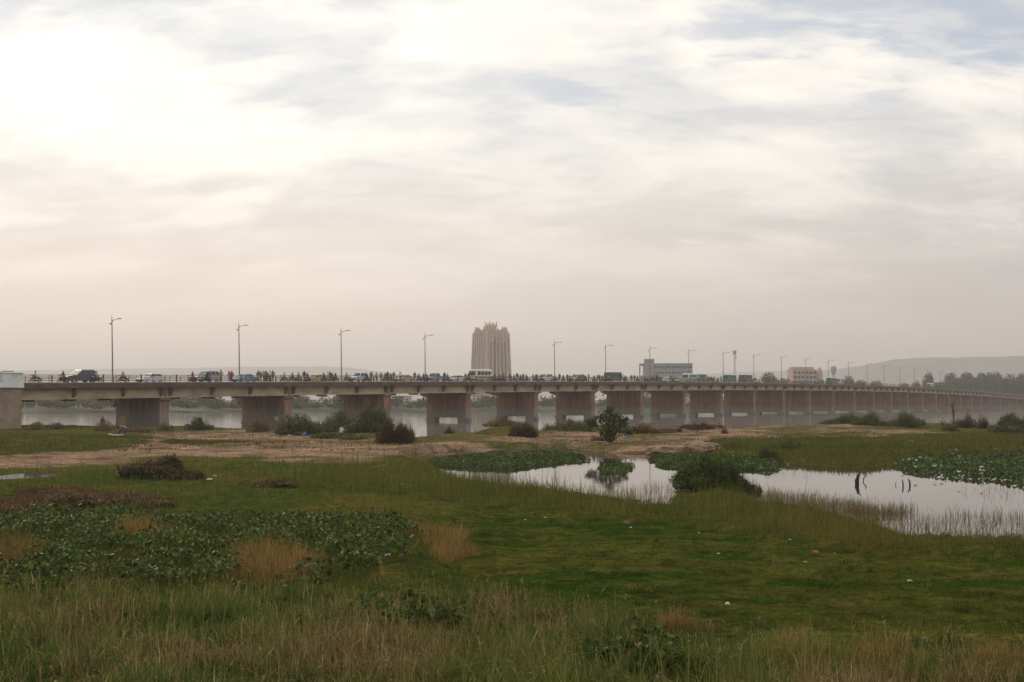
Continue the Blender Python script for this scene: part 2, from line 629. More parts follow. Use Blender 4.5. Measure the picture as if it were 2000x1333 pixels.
    t.l.new(ob, mpf.inputs[0])
    mpf.inputs['Scale'].default_value = (1, 1.6, 1)
    f0 = t.noise(mpf.outputs[0], 2.6, 8, 0.7, 0.3)
    mult = t.mix(t.sstep(f1, 0.3, 0.7), (.62, .64, .60), (1.32, 1.28, 1.2))
    mult = t.mix(1.0, mult, t.mix(t.sstep(f0, 0.36, 0.62), (.55, .56, .58), (1.2, 1.2, 1.15)), 'MULTIPLY')
    cc = t.mix(1.0, at.outputs['Color'], mult, 'MULTIPLY')
    cc = t.mix(1.0, cc, t.mix(t.sstep(f2, .35, .65), (.75, .75, .75), (1.25, 1.25, 1.25)), 'MULTIPLY')
    t.l.new(cc, b.inputs['Base Color'])
    b.inputs['Roughness'].default_value = 0.95
    b.inputs['Specular IOR Level'].default_value = 0.0
    bn = t.add('ShaderNodeBump')
    bn.inputs['Strength'].default_value = 1.0
    bn.inputs['Distance'].default_value = 0.10
    t.l.new(t.math('ADD', t.noise(ob, 3.5, 6, 0.65), t.math('MULTIPLY', f2, 0.35)), bn.inputs['Height'])
    t.l.new(bn.outputs[0], b.inputs['Normal'])
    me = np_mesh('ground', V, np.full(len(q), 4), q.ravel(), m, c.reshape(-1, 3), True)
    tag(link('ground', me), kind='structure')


build_ground()


def sheet(name, pts, z, m, kind='structure'):
    me = bpy.data.meshes.new(name)
    me.from_pydata([(x, y, z) for x, y in pts], [], [tuple(range(len(pts)))])
    me.materials.append(m)
    return tag(link(name, me), kind=kind)


river_m = water_mat('river_water', (.17, .15, .13), 0.55, 2.4, 0.38, 0.08, (1, 0.55, 1))
pond_m = water_mat('pond_water', (.035, .032, .024), 0.5, 3.0, 0.05, 0.02)
sheet('river', [(-7600, 97), (7600, 97), (7600, 3000), (-7600, 3000)], 0.0, river_m)
sheet('pond', [(-12, 24), (90, 24), (140, 96.5), (-12, 96.5)], 0.0, pond_m)

# far bank and hills -------------------------------------------------
FSH = [(-6000, 340), (-1500, 380), (-500, 400), (100, 416), (600, 440), (1080, 490), (1500, 580), (1990, 800), (2500, 1100), (3500, 1500), (7000, 1900)]
FS_T = np.array([(x - 1000) / F for x, y in FSH])
FS_Y = np.array([y for x, y in FSH], float)


def far_h(t, Y):
    d = Y - np.interp(t, FS_T, FS_Y)
    return np.clip(d * 0.05, -1.5, 3.0) + 2.0 * smooth(d, 200, 700)


HILL = [(-6000, 85), (-2000, 80), (-800, 70), (0, 64), (200, 66), (300, 68), (420, 69), (520, 71), (640, 71), (700, 67), (760, 60), (810, 52), (900, 50), (1200, 52), (1350, 56), (1440, 60),
        (1560, 64), (1640, 67), (1700, 76), (1750, 86), (1800, 88), (1900, 90), (1960, 92), (2100, 92), (2500, 92), (4000, 80), (8000, 70)]


def build_far():
    tn = np.linspace(-0.6, 0.6, 300)
    ts = np.concatenate([np.linspace(-1.4, -0.62, 40), tn, np.linspace(0.62, 1.4, 40)])
    off = np.concatenate([[-12, -4, 0, 4, 12, 30, 60], np.geomspace(120, 2600, 15)])
    sy = np.interp(ts, FS_T, FS_Y)
    Y = sy[None, :] + off[:, None]
    X = ts[None, :] * Y
    Z = far_h(np.repeat(ts[None, :], len(off), 0), Y) + 0.5 * (fbm(X, Y, 0.05, 3, 5) - .5)
    # then on to the hills (plateau edge) with a real flank and a top
    hx = np.array([h[0] for h in HILL], float)
    hy = np.array([h[1] for h in HILL], float)
    top = np.interp(ts * F + 1000, hx, hy) * 6200 / F
    top = top + 5.0 * (fbm(ts * 60, ts * 0, 1, 4, 9) - .5) + 2.5 * (fbm(ts * 400, ts * 0 + 5, 1, 3, 19) - .5)
    prof = [(5000, 0.02), (5400, 0.10), (5800, 0.35), (6000, 0.70), (6140, 0.93), (6230, 1.0), (6800, 1.02), (7600, 0.9), (8400, 0.6)]
    HY = np.repeat(np.array([p[0] for p in prof])[:, None], len(ts), 1)
    rr = 1 - .30 * smooth(ts * F + 1000, 1450, 1760)          # the plateau comes nearer on the right
    HY = HY * rr[None, :]
    HZ_ = np.array([p[1] for p in prof])[:, None] * (top * rr)[None, :] + 5
    HY = HY + 120 * (fbm(ts * 25, ts * 0 + 3, 1, 4, 29) - .5)[None, :] * (HY < 6400 * rr[None, :])
    HX = ts[None, :] * HY
    HZ_ = HZ_ + 8 * (fbm(HX, HY, 0.006, 4, 39) - .5)
    X = np.concatenate([X, HX])
    Y = np.concatenate([Y, HY])
    Z = np.concatenate([Z, HZ_])
    nr, nc = X.shape
    k = len(off)
    i = np.arange(nr * nc).reshape(nr, nc)
    q = np.stack([i[:-1, :-1], i[:-1, 1:], i[1:, 1:], i[1:, :-1]], -1)
    V = np.stack([X, Y, Z], -1).reshape(-1, 3)
    bank_m = mat('far_bank_soil', (.085, .08, .06), .95, var=.4, scale=0.03, dark=(.035, .045, .022), darkamt=.9, dscale=0.02, spec=.1)
    hill_m = mat('hill_scrub', (.075, .07, .06), .95, var=.35, scale=0.01, dark=(.04, .05, .025), darkamt=.7, dscale=0.006, spec=.05)
    qa = q[:k].reshape(-1, 4)        # runs on to the foot of the hills
    tag(link('far_bank', np_mesh('far_bank', V, np.full(len(qa), 4), qa.ravel(), bank_m, smooth=True)), kind='structure')
    qb = q[k:].reshape(-1, 4)
    tag(link('hills', np_mesh('hills', V, np.full(len(qb), 4), qb.ravel(), hill_m, smooth=True)), kind='structure')


build_far()

# ------------------------------------------------------------------ haze
hz = MB()
hz.box(-12500, 12500, -2950, 9000, -3.2, 268)
haze_m = bpy.data.materials.new('haze')
haze_m.use_nodes = True
_t = NT(haze_m.node_tree)
_t.n.clear()
_o = _t.add('ShaderNodeOutputMaterial')
_v = _t.add('ShaderNodeVolumePrincipled')
_v.inputs['Color'].default_value = (1.0, 0.96, 0.935, 1)
_v.inputs['Density'].default_value = 3.0e-4
_v.inputs['Anisotropy'].default_value = 0.30
_t.l.new(_v.outputs[0], _o.inputs['Volume'])
hazeo = hz.build('haze', haze_m)
tag(hazeo, 'pale dusty haze filling the air over the river', kind='stuff')

# ------------------------------------------------------------------ bridge frame: s along the deck, q across it
TH = math.atan2(1500.0, F)
UX, UY = math.sin(TH), math.cos(TH)          # along the bridge, away from the near abutment
QN = 134.1                                   # distance of the near girder line
BROT = math.pi / 2 - TH                      # local x along the bridge, local y across (away from the viewer)
SPAN = 25.0
S0 = 86.9
JOINTS = [110.7 + SPAN * k for k in range(33)]
_ps = np.array([88.5, 110, 160.6, 210, 336, 492, 636.5, 765, 932])
_pz = np.array([4.08, 4.50, 5.40, 6.22, 7.65, 8.45, 7.9, 6.35, 3.9])
_pf = np.polyfit((_ps - 500) / 400, _pz, 4)


def soffit(s):
    return float(np.polyval(_pf, (s - 500) / 400))


DECK = 2.12


def deck_z(s):
    return soffit(s) + DECK


def s_at(x, q):
    t = (x - 1000.0) / F
    return q * (UY + UX * t) / (UX - UY * t)


def BP(s, q, z=0.0):
    return Vector((s * UX - q * UY, s * UY + q * UX, z))


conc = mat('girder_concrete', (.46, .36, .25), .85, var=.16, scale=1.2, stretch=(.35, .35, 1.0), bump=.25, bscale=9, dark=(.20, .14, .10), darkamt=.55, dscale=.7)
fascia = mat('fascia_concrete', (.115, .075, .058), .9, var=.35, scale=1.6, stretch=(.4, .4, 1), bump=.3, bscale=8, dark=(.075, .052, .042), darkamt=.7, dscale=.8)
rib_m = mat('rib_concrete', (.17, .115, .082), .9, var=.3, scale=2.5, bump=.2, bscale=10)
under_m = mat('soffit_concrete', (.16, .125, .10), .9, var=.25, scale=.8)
road_m = mat('asphalt', (.05, .05, .05), .9, var=.2, scale=4)
walk_m = mat('walkway_concrete', (.30, .27, .23), .9, var=.2, scale=2)
rail_m = mat('rail_steel', (.11, .085, .075), .7, var=.25, scale=5, dark=(.13, .06, .035), darkamt=.6, dscale=3)
iron_m = mat('dark_iron', (.035, .032, .03), .6, var=.2, scale=8)


def pier_material():
    m = bpy.data.materials.new('pier_concrete')
    m.use_nodes = True
    t = NT(m.node_tree)
    b = t.n['Principled BSDF']
    geo = t.add('ShaderNodeNewGeometry')
    sep = t.add('ShaderNodeSeparateXYZ')
    t.l.new(geo.outputs['Position'], sep.inputs[0])
    mp = t.add('ShaderNodeMapping')
    t.l.new(geo.outputs['Position'], mp.inputs[0])
    mp.inputs['Scale'].default_value = (1, 1, .12)
    st = t.noise(mp.outputs[0], 1.3, 6, .65)
    blot = t.noise(geo.outputs['Position'], .35, 5, .6)
    rust = t.mix(t.sstep(st, .35, .68), (.175, .088, .060), (.35, .18, .118))
    rust = t.mix(t.math('MULTIPLY', t.sstep(blot, .42, .62), .75), rust, (.165, .095, .072))
    # silt left by the yearly flood: grey up to an uneven tide line
    lvl = t.math('ADD', sep.outputs[2], t.math('MULTIPLY', t.math('SUBTRACT', blot, .5), 2.4))
    grey = t.mix(st, (.18, .155, .14), (.28, .25, .225))
    c = t.mix(t.sstep(lvl, 1.5, 3.4), grey, rust)
    t.l.new(c, b.inputs['Base Color'])
    b.inputs['Roughness'].default_value = .92
    b.inputs['Specular IOR Level'].default_value = .2
    bn = t.add('ShaderNodeBump')
    bn.inputs['Strength'].default_value = .35
    bn.inputs['Distance'].default_value = .05
    t.l.new(t.noise(geo.outputs['Position'], 5, 6, .6), bn.inputs['Height'])
    t.l.new(bn.outputs[0], b.inputs['Normal'])
    return m


pier_m = pier_material()
BW = BP(S0, QN - 1, 0)
bridge = thing('road_bridge', 'long concrete girder bridge on rust brown piers crossing the river', 'bridge', BP(0, 0), BROT)
# with this frame local (x, y) = (s, q)


def slope_box(mb, s0, s1, q0, q1, a0, a1, mi=0):
    """box following the deck: a0, a1 are heights above the soffit"""
    z0, z1 = soffit(s0), soffit(s1)
    mb.hexa([(s0, q0, z0 + a0), (s1, q0, z1 + a0), (s1, q1, z1 + a0), (s0, q1, z0 + a0),
             (s0, q0, z0 + a1), (s1, q0, z1 + a1), (s1, q1, z1 + a1), (s0, q1, z0 + a1)], mi)


QA, QB = QN - 1.0, QN + 11.0       # slab edges
spans = [(S0, JOINTS[0])] + [(JOINTS[i], JOINTS[i + 1]) for i in range(len(JOINTS) - 1)]
for k, (a, b) in enumerate(spans):
    g = 0.03
    mb = MB()
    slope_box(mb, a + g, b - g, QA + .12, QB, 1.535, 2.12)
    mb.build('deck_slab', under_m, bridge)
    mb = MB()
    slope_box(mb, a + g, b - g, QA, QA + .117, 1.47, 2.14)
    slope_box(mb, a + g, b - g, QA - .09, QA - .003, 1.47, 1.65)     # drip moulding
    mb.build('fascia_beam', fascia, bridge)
    mb = MB()
    slope_box(mb, a + g, b - g, QA + 1.9, QB - 1.9, 2.124, 2.132)
    mb.build('roadway', road_m, bridge)
    for q0, q1 in ((QA + .12, QA + 1.9), (QB - 1.9, QB)):
        mb = MB()
        slope_box(mb, a + g, b - g, q0 + .003, q1 - .003, 2.12, 2.27)
        mb.build('walkway', walk_m, bridge)
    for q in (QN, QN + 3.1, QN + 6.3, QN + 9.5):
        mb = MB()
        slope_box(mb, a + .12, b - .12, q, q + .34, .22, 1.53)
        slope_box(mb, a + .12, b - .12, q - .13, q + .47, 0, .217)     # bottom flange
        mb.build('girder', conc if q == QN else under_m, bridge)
    L = b - a
    fr = [.033, .345, .655, .967] if k else [.36, .69, .965]
    for f in fr:
        s = a + L * f
        z = soffit(s)
        mb = MB()
        h = .16
        pts = [(QN - .003, z + .23), (QN - .28, z + .23), (QN - .93, z + 1.18), (QN - .93, z + 1.467), (QN - .003, z + 1.467)]
        vs = [(s - h, q, zz) for q, zz in pts] + [(s + h, q, zz) for q, zz in pts]
        n = len(pts)
        mb.add(vs, [tuple(range(n)), tuple(range(2 * n - 1, n - 1, -1))] + [(i, n + i, n + (i + 1) % n, (i + 1) % n) for i in range(n)])
        mb.build('bracket', rib_m, bridge)
    if k < 12:
        for f in (.12, .38, .62):
            s = a + L * f
            z = soffit(s)
            mb = MB()
            mb.box(s - .6, s + .6, QN + .9, QN + 2.4, z - .16, z + .4)
            mb.box(s - .7, s + .7, QN + 1.1, QN + 2.2, z - .26, z - .163)
            mb.build('service_hatch', iron_m, bridge)

# piers ---------------------------------------------------------------
for k, s in enumerate(JOINTS):
    z = soffit(s)
    pr = bpy.data.objects.new('pier', None)
    COL.objects.link(pr)
    pr.parent = bridge
    q0, q1 = QN + .12, QN + 9.9
    h = .85
    mb = MB()
    g0, g1 = q0 + 2.1, q1 - 1.9
    mb.box(s - h, s + h, q0, q1, .82, z - .62)
    for f in (.08, .92):      # raised edge strips of the formwork on the ends
        pass
    mb.build('pier_wall', pier_m, pr)
    for qa, qb in ((q0, g0), (g1, q1)) if k > 1 else ((q0, q1),):
        mb = MB()
        mb.box(s - h + .003, s + h - .003, qa, qb, -1.4, .817)
        mb.build('pier_leg', pier_m, pr)
    for qa, qb in ((q0 - .42, q0 - .003), (q1 + .003, q1 + .42)):
        mb = MB()
        mb.box(s - h * .8, s + h * .8, qa, qb, .15, .72)
        mb.build('footing_ledge', pier_m, pr)
    mb = MB()      # cap: stepped corbels at both ends
    zt = z - .02
    prof = [(q0 - .30, zt), (q0 - .30, zt - .30), (q0 - .02, zt - .60), (q1 + .02, zt - .615), (q1 + .15, zt - .95), (q1 + .75, zt - .80), (q1 + 1.75, zt - .38), (q1 + 1.75, zt)]
    n = len(prof)
    hh = h + .07
    vs = [(s - hh, q, zz) for q, zz in prof] + [(s + hh, q, zz) for q, zz in prof]
    mb.add(vs, [tuple(range(n)), tuple(range(2 * n - 1, n - 1, -1))] + [(i, n + i, n + (i + 1) % n, (i + 1) % n) for i in range(n)])
    mb.build('pier_cap', pier_m, pr)
    if k < 10:
        mb = MB()
        ql = q1 + 1.55
        mb.tube([(s, ql, zt - .38), (s, ql, zt - .95)], .025, 6)
        mb.tube([(s, ql, zt - .92), (s, ql, zt - 1.0), (s, ql, zt - 1.22), (s, ql, zt - 1.32)], [.09, .24, .24, .12], 8)
        mb.build('hanging_lantern', iron_m, pr)

# railings: heavy posts, thin posts, three rails ----------------------
big_post = MB()
big_post.box(-.07, .07, -.07, .07, 0, 1.0)
big_post.box(-.09, .09, -.09, .09, 1.003, 1.05)
big_post = big_post.mesh('post', rail_m)
thin_post = MB()
thin_post.box(-.035, .035, -.035, .035, 0, .92)
thin_post = thin_post.mesh('baluster', rail_m)
SEND = JOINTS[-1]
for q in (QA + .25, QB - .25):
    rl = bpy.data.objects.new('railing', None)
    COL.objects.link(rl)
    rl.parent = bridge
    for a, b in spans:
        for za in (.26, .59, .92):
            mb = MB()
            slope_box(mb, a + .01, b - .01, q - .03, q + .03, 2.27 + za, 2.27 + za + .07)
            mb.build('rail', rail_m, rl)
    far = MB()
    j = 0
    s = S0 + .3
    nthin = 0
    while s < SEND:
        o = link('post', big_post, rl)
        o.location = (s, q + random.uniform(-.01, .01), soffit(s) + 2.27)
        for f in (1, 2):
            ss = s + 6.25 * f / 3
            if nthin < 148:
                o = link('baluster', thin_post, rl)
                o.location = (ss, q, soffit(ss) + 2.27)
                nthin += 1
            else:
                far.box(ss - .035, ss + .035, q - .035, q + .035, soffit(ss) + 2.27, soffit(ss) + 3.2)
        s += 6.25
    tag(far.build('far_balusters', rail_m, rl), kind='stuff')

# abutment ------------------------------------------------------------
abut = thing('bridge_abutment', 'tan concrete abutment topped by white painted parapet block at the bridge end', 'abutment', BP(0, 0), BROT)
tan_m = mat('abutment_concrete', (.28, .215, .155), .9, var=.2, scale=.8, bump=.3, bscale=6, dark=(.16, .13, .11), darkamt=.6, dscale=.5)
white_m = mat('white_paint', (.66, .67, .68), .8, var=.08, scale=1.2, dark=(.35, .33, .30), darkamt=.5, dscale=1.1)
zt = soffit(S0) - .18
mb = MB()
mb.box(S0 - 34, S0 - .02, QA - .6, QB + .6, -1.0, zt + 1.75)
mb.box(S0 - 34, S0 - .25, QA - .75, QA - .603, -1.0, zt + 1.2)
mb.build('wall', tan_m, abut)
mb = MB()
mb.box(S0 - 34, S0 - 3.3, QA - .8, QA + .5, zt + 1.753, zt + 3.45)
mb.frustum((S0 - 1.55, QA - .13), 1.72, .75, 1.6, .66, zt + 1.753, zt + 3.62)
mb.build('parapet', white_m, abut)
mb = MB()
mb.frustum((S0 - 1.55, QA - .13), 1.78, .8, 1.5, .6, zt + 3.623, zt + 3.74)
mb.build('coping', white_m, abut)
mb = MB()
mb.box(S0 - 2.3, S0 - .9, QA - .3, QA + .2, zt + 3.743, zt + 3.84)
mb.build('cap_plate', iron_m, abut)
mb = MB()
mb.box(S0 - 34, S0 - .05, QA + .6, QB, zt + 1.76, zt + 2.25)
mb.build('roadway', road_m, abut)

# ------------------------------------------------------------------ street lamps
ORD = ['first', 'second', 'third', 'fourth', 'fifth', 'sixth', 'seventh', 'eighth', 'ninth', 'tenth', 'eleventh', 'twelfth', 'thirteenth', 'fourteenth', 'fifteenth', 'sixteenth',
       'seventeenth', 'eighteenth', 'nineteenth', 'twentieth', 'twenty-first', 'twenty-second', 'twenty-third', 'twenty-fourth', 'twenty-fifth', 'twenty-sixth', 'twenty-seventh', 'twenty-eighth']
galv = mat('galvanised_steel', (.20, .20, .205), .55, metal=.3, var=.15, scale=6)
lamp_head_m = mat('lamp_head_grey', (.24, .24, .24), .5, var=.1)


def lamp_meshes():
    d = {}
    mb = MB()
    mb.tube([(0, 0, 0), (0, 0, .5), (0, 0, 9.5)], [.14, .11, .065], 10)
    mb.box(-.2, .2, -.2, .2, 0, .05)
    d['pole'] = mb.mesh('pole', galv)
    mb = MB()
    mb.tube([(0, 0, 9.5), (0, 0, 10.15)], [.045, .012], 6)
    d['finial'] = mb.mesh('finial', galv)
    mb = MB()
    mb.tube([(0, .06, 9.02), (0, -.35, 9.22), (0, -.9, 9.36), (0, -1.6, 9.40)], [.05, .045, .04, .04], 8)
    mb.tube([(0, .05, 8.9), (0, .32, 8.75)], [.035, .03], 6)
    d['arm'] = mb.mesh('arm', galv)
    mb = MB()
    mb.hexa([(-.1, -2.25, 9.36), (.1, -2.25, 9.36), (.14, -1.5, 9.33), (-.14, -1.5, 9.33), (-.07, -2.2, 9.43), (.07, -2.2, 9.43), (.1, -1.5, 9.49), (-.1, -1.5, 9.49)])
    d['lamp_head'] = mb.mesh('lamp_head', lamp_head_m)
    mb = MB()
    mb.box(-.09, .09, .25, .5, 8.62, 8.80)
    d['side_lamp'] = mb.mesh('side_lamp', lamp_head_m)
    return d


LM = lamp_meshes()
LAMP_Q = 143.9
for j in range(27):
    s = 109.2 + 25 * j
    extra = {4: ' in front of the crowned tower', 7: ' in front of the grey block'}.get(j, '')
    o = thing('street_lamp', f'{ORD[j]} tall grey street lamp counted from the white abutment{extra}', 'street lamp', BP(s, LAMP_Q, deck_z(s) + .15), BROT, 'street lamps along the bridge')
    o.rotation_euler = (random.uniform(-.004, .004), -R(random.uniform(.4, 1.0)), BROT)
    for n_, me in LM.items():
        link(n_, me, o)
LAMP_X = [1000 + F * (BP(109.2 + 25 * j, LAMP_Q).x / BP(109.2 + 25 * j, LAMP_Q).y) for j in range(27)]

# ------------------------------------------------------------------ vehicles
glass_m = mat('dark_glass', (.02, .024, .028), .12, var=.1, spec=.6)
tyre_m = mat('tyre_rubber', (.02, .02, .02), .85, var=.2)
rim_m = mat('wheel_rim', (.42, .42, .43), .35, metal=.6, var=.1)
trim_m = mat('black_trim', (.025, .025, .025), .6)
head_m = mat('headlamp_glass', (.62, .62, .60), .15, spec=.6)
tail_m = mat('tail_lamp', (.25, .02, .015), .3)


def paint(name, c, rough=.32):
    return mat('paint_' + name, c, rough, var=.05, scale=2, spec=.5, dark=tuple(x * .7 for x in c), darkamt=.25, dscale=1.0)


PAINTS = {
    'charcoal': paint('charcoal', (.085, .09, .105)), 'white': paint('white', (.66, .67, .68)), 'silver': paint('silver', (.40, .42, .44)),
    'blue': paint('blue', (.25, .32, .42)), 'yellow': paint('yellow', (.50, .44, .19)), 'green': paint('green', (.10, .20, .15)),
    'teal': paint('teal', (.26, .42, .42)), 'brown': paint('brown', (.14, .11, .085)), 'dark green': paint('darkgreen', (.06, .09, .06)), 'red': paint('red', (.35, .05, .04)),
    'beige': paint('beige', (.50, .45, .36)), 'black': paint('black', (.025, .025, .03)), 'navy': paint('navy', (.05, .08, .20)),
}

# side profiles, x from nose (0) to tail (1), heights in metres; widths in metres
CARS = {
    'suv': dict(L=4.95, W=1.88, base=.36, hood=1.12, belt=1.16, roof=1.86, cowl=.27, ws=.45, re=.88, rt=.985, wheel=.37, ax=(.18, .79), nose=.95),
    'hatchback': dict(L=4.0, W=1.66, base=.24, hood=.88, belt=.92, roof=1.42, cowl=.28, ws=.43, re=.84, rt=.97, wheel=.29, ax=(.18, .80), nose=.70),
    'sedan': dict(L=4.4, W=1.70, base=.24, hood=.88, belt=.92, roof=1.42, cowl=.29, ws=.42, re=.72, rt=.84, wheel=.30, ax=(.18, .79), nose=.70),
    'pickup': dict(L=5.1, W=1.78, base=.42, hood=1.10, belt=1.14, roof=1.78, cowl=.24, ws=.34, re=.585, rt=.60, wheel=.37, ax=(.17, .78), nose=.95),
}


def car_meshes(kind, pm):
    c = CARS[kind]
    L, W, hw = c['L'], c['W'], c['W'] / 2
    d = []
    xs = lambda f: (f - .5) * L
    b = c['base']
    body = [(xs(.01), b + .12), (xs(.0), c['nose'] - .22), (xs(.015), c['nose']), (xs(.06), c['nose'] + .08), (xs(c['cowl']), c['hood']), (xs(c['rt'] - .02), c['belt']), (xs(.985), c['belt'] - .06), (xs(1.0), c['belt'] - .35), (xs(.99), b + .1), (xs(.95), b), (xs(.05), b)]
    if kind == 'sedan':
        body[5] = (xs(c['rt'] + .01), c['belt'] + .02)
    if kind == 'pickup':
        body[5] = (xs(.62), c['belt'])
        body[6] = (xs(.985), c['belt'] - .02)
    mb = MB()
    n = len(body)
    cx = sum(p[0] for p in body) / n
    cz = sum(p[1] for p in body) / n
    rings = []
    for yy, sc in ((-hw, .955), (-hw + .10, 1.0), (hw - .10, 1.0), (hw, .955)):
        rings.append([(cx + (x - cx) * (1 - (1 - sc) * .5), yy, cz + (z - cz) * sc) for x, z in body])
    vs = [p for r in rings for p in r]
    fs = [tuple(range(n - 1, -1, -1)), tuple(range(3 * n, 4 * n))]
    for r in range(3):
        for i in range(n):
            j = (i + 1) % n
            fs.append((r * n + i, r * n + j, (r + 1) * n + j, (r + 1) * n + i))
    mb.add(vs, fs)
    # greenhouse, narrowing upwards
    zb, zt = c['belt'] - .03, c['roof']
    x0, x1, x2, x3 = xs(c['cowl']), xs(c['ws']), xs(c['re']), xs(c['rt'])
    w0, w1 = hw - .06, hw - .22
    zs = zt - .10
    gb = [(x0, -w0, zb), (x3, -w0, zb), (x3, w0, zb), (x0, w0, zb), (x1, -w1, zs), (x2, -w1, zs), (x2, w1, zs), (x1, w1, zs)]
    mb.hexa(gb)
    mb.hexa([(x1 - .02, -w1, zs + .002), (x2 + .02, -w1, zs + .002), (x2 + .02, w1, zs + .002), (x1 - .02, w1, zs + .002),
             (x1 + .18, -w1 + .10, zt), (x2 - .12, -w1 + .10, zt), (x2 - .12, w1 - .10, zt), (x1 + .18, w1 - .10, zt)])
    if kind == 'pickup':     # open bed cut as a rim
        mb.box(xs(.615), xs(.985), -hw + .02, -hw + .09, c['belt'] - .04, c['belt'] + .06)
        mb.box(xs(.615), xs(.985), hw - .09, hw - .02, c['belt'] - .04, c['belt'] + .06)
        mb.box(xs(.965), xs(.99), -hw + .1, hw - .1, c['belt'] - .04, c['belt'] + .06)
    d.append(('body', mb.mesh('body', pm), None))

    def lerp(a, b_, t):
        return tuple(a[i] + (b_[i] - a[i]) * t for i in range(3))

    def panel(p00, p10, p11, p01, off, u0, u1, v0=.14, v1=.93):
        bot = lambda u: lerp(p00, p10, u)
        top = lambda u: lerp(p01, p11, u)
        q = [lerp(bot(u0), top(u0), v0), lerp(bot(u1), top(u1), v0), lerp(bot(u1), top(u1), v1), lerp(bot(u0), top(u0), v1)]
        m = MB()
        o = Vector(off)
        m.hexa([Vector(p) - o for p in q] + [Vector(p) + o for p in q])
        return m.mesh('window', glass_m)
    for sgn in (-1, 1):
        p = [(x0, sgn * w0, zb), (x3, sgn * w0, zb), (x2, sgn * w1, zs), (x1, sgn * w1, zs)]
        cuts = [(.06, .50), (.54, .93)] if kind != 'suv' else [(.06, .36), (.39, .68), (.71, .95)]
        if kind == 'pickup':
            cuts = [(.08, .52), (.56, .92)]
        for u0, u1 in cuts:
            d.append(('window', panel(*p, (0, .012, 0), u0, u1), None))
    d.append(('windscreen', panel((x0, -w0, zb), (x0, w0, zb), (x1, w1, zs), (x1, -w1, zs), (.014, 0, 0), .07, .93, .1, .95), None))
    d.append(('rear_window', panel((x3, -w0, zb), (x3, w0, zb), (x2, w1, zs), (x2, -w1, zs), (.014, 0, 0), .1, .9, .2, .9), None))
    add_wheels(d, [(xs(a), sgn * (hw - .10)) for a in c['ax'] for sgn in (-1, 1)], c['wheel'], .2)
    for sgn in (-1, 1):
        m = MB()
        m.box(xs(0) - .015, xs(.035), sgn * (hw - .32) - .17, sgn * (hw - .32) + .17, c['nose'] - .16, c['nose'] - .01)
        d.append(('headlight', m.mesh('headlight', head_m), None))
        m = MB()
        m.box(xs(.985), xs(1) + .012, sgn * (hw - .2) - .1, sgn * (hw - .2) + .1, c['belt'] - .34, c['belt'] - .12)
        d.append(('tail_light', m.mesh('tail_light', tail_m), None))
        m = MB()
        m.box(xs(c['cowl'] + .05), xs(c['cowl'] + .05) + .12, sgn * (hw + .09) - .09, sgn * (hw + .09) + .09, c['belt'] + .0, c['belt'] + .14)
        d.append(('mirror', m.mesh('mirror', trim_m), None))
    m = MB()
    m.box(xs(0) - .05, xs(.03), -hw + .06, hw - .06, b + .02, b + .24)
    d.append(('bumper', m.mesh('bumper', trim_m), None))
    m = MB()
    m.box(xs(.97), xs(1.0) + .05, -hw + .06, hw - .06, b + .04, b + .24)
    d.append(('bumper', m.mesh('bumper', trim_m), None))
    return d


def add_wheels(d, spots, r, w):
    for x, y in spots:
        m = MB()
        m.tube([(x, y - w / 2, r), (x, y - w / 2 + .03, r), (x, y + w / 2 - .03, r), (x, y + w / 2, r)], [r * .9, r, r, r * .9], 16)
        m2 = MB()
        m2.tube([(x, y - w / 2 - .012, r), (x, y + w / 2 + .012, r)], r * .6, 12)
        d.append(('wheel', m.mesh('wheel', tyre_m), [('rim', m2.mesh('rim', rim_m))]))


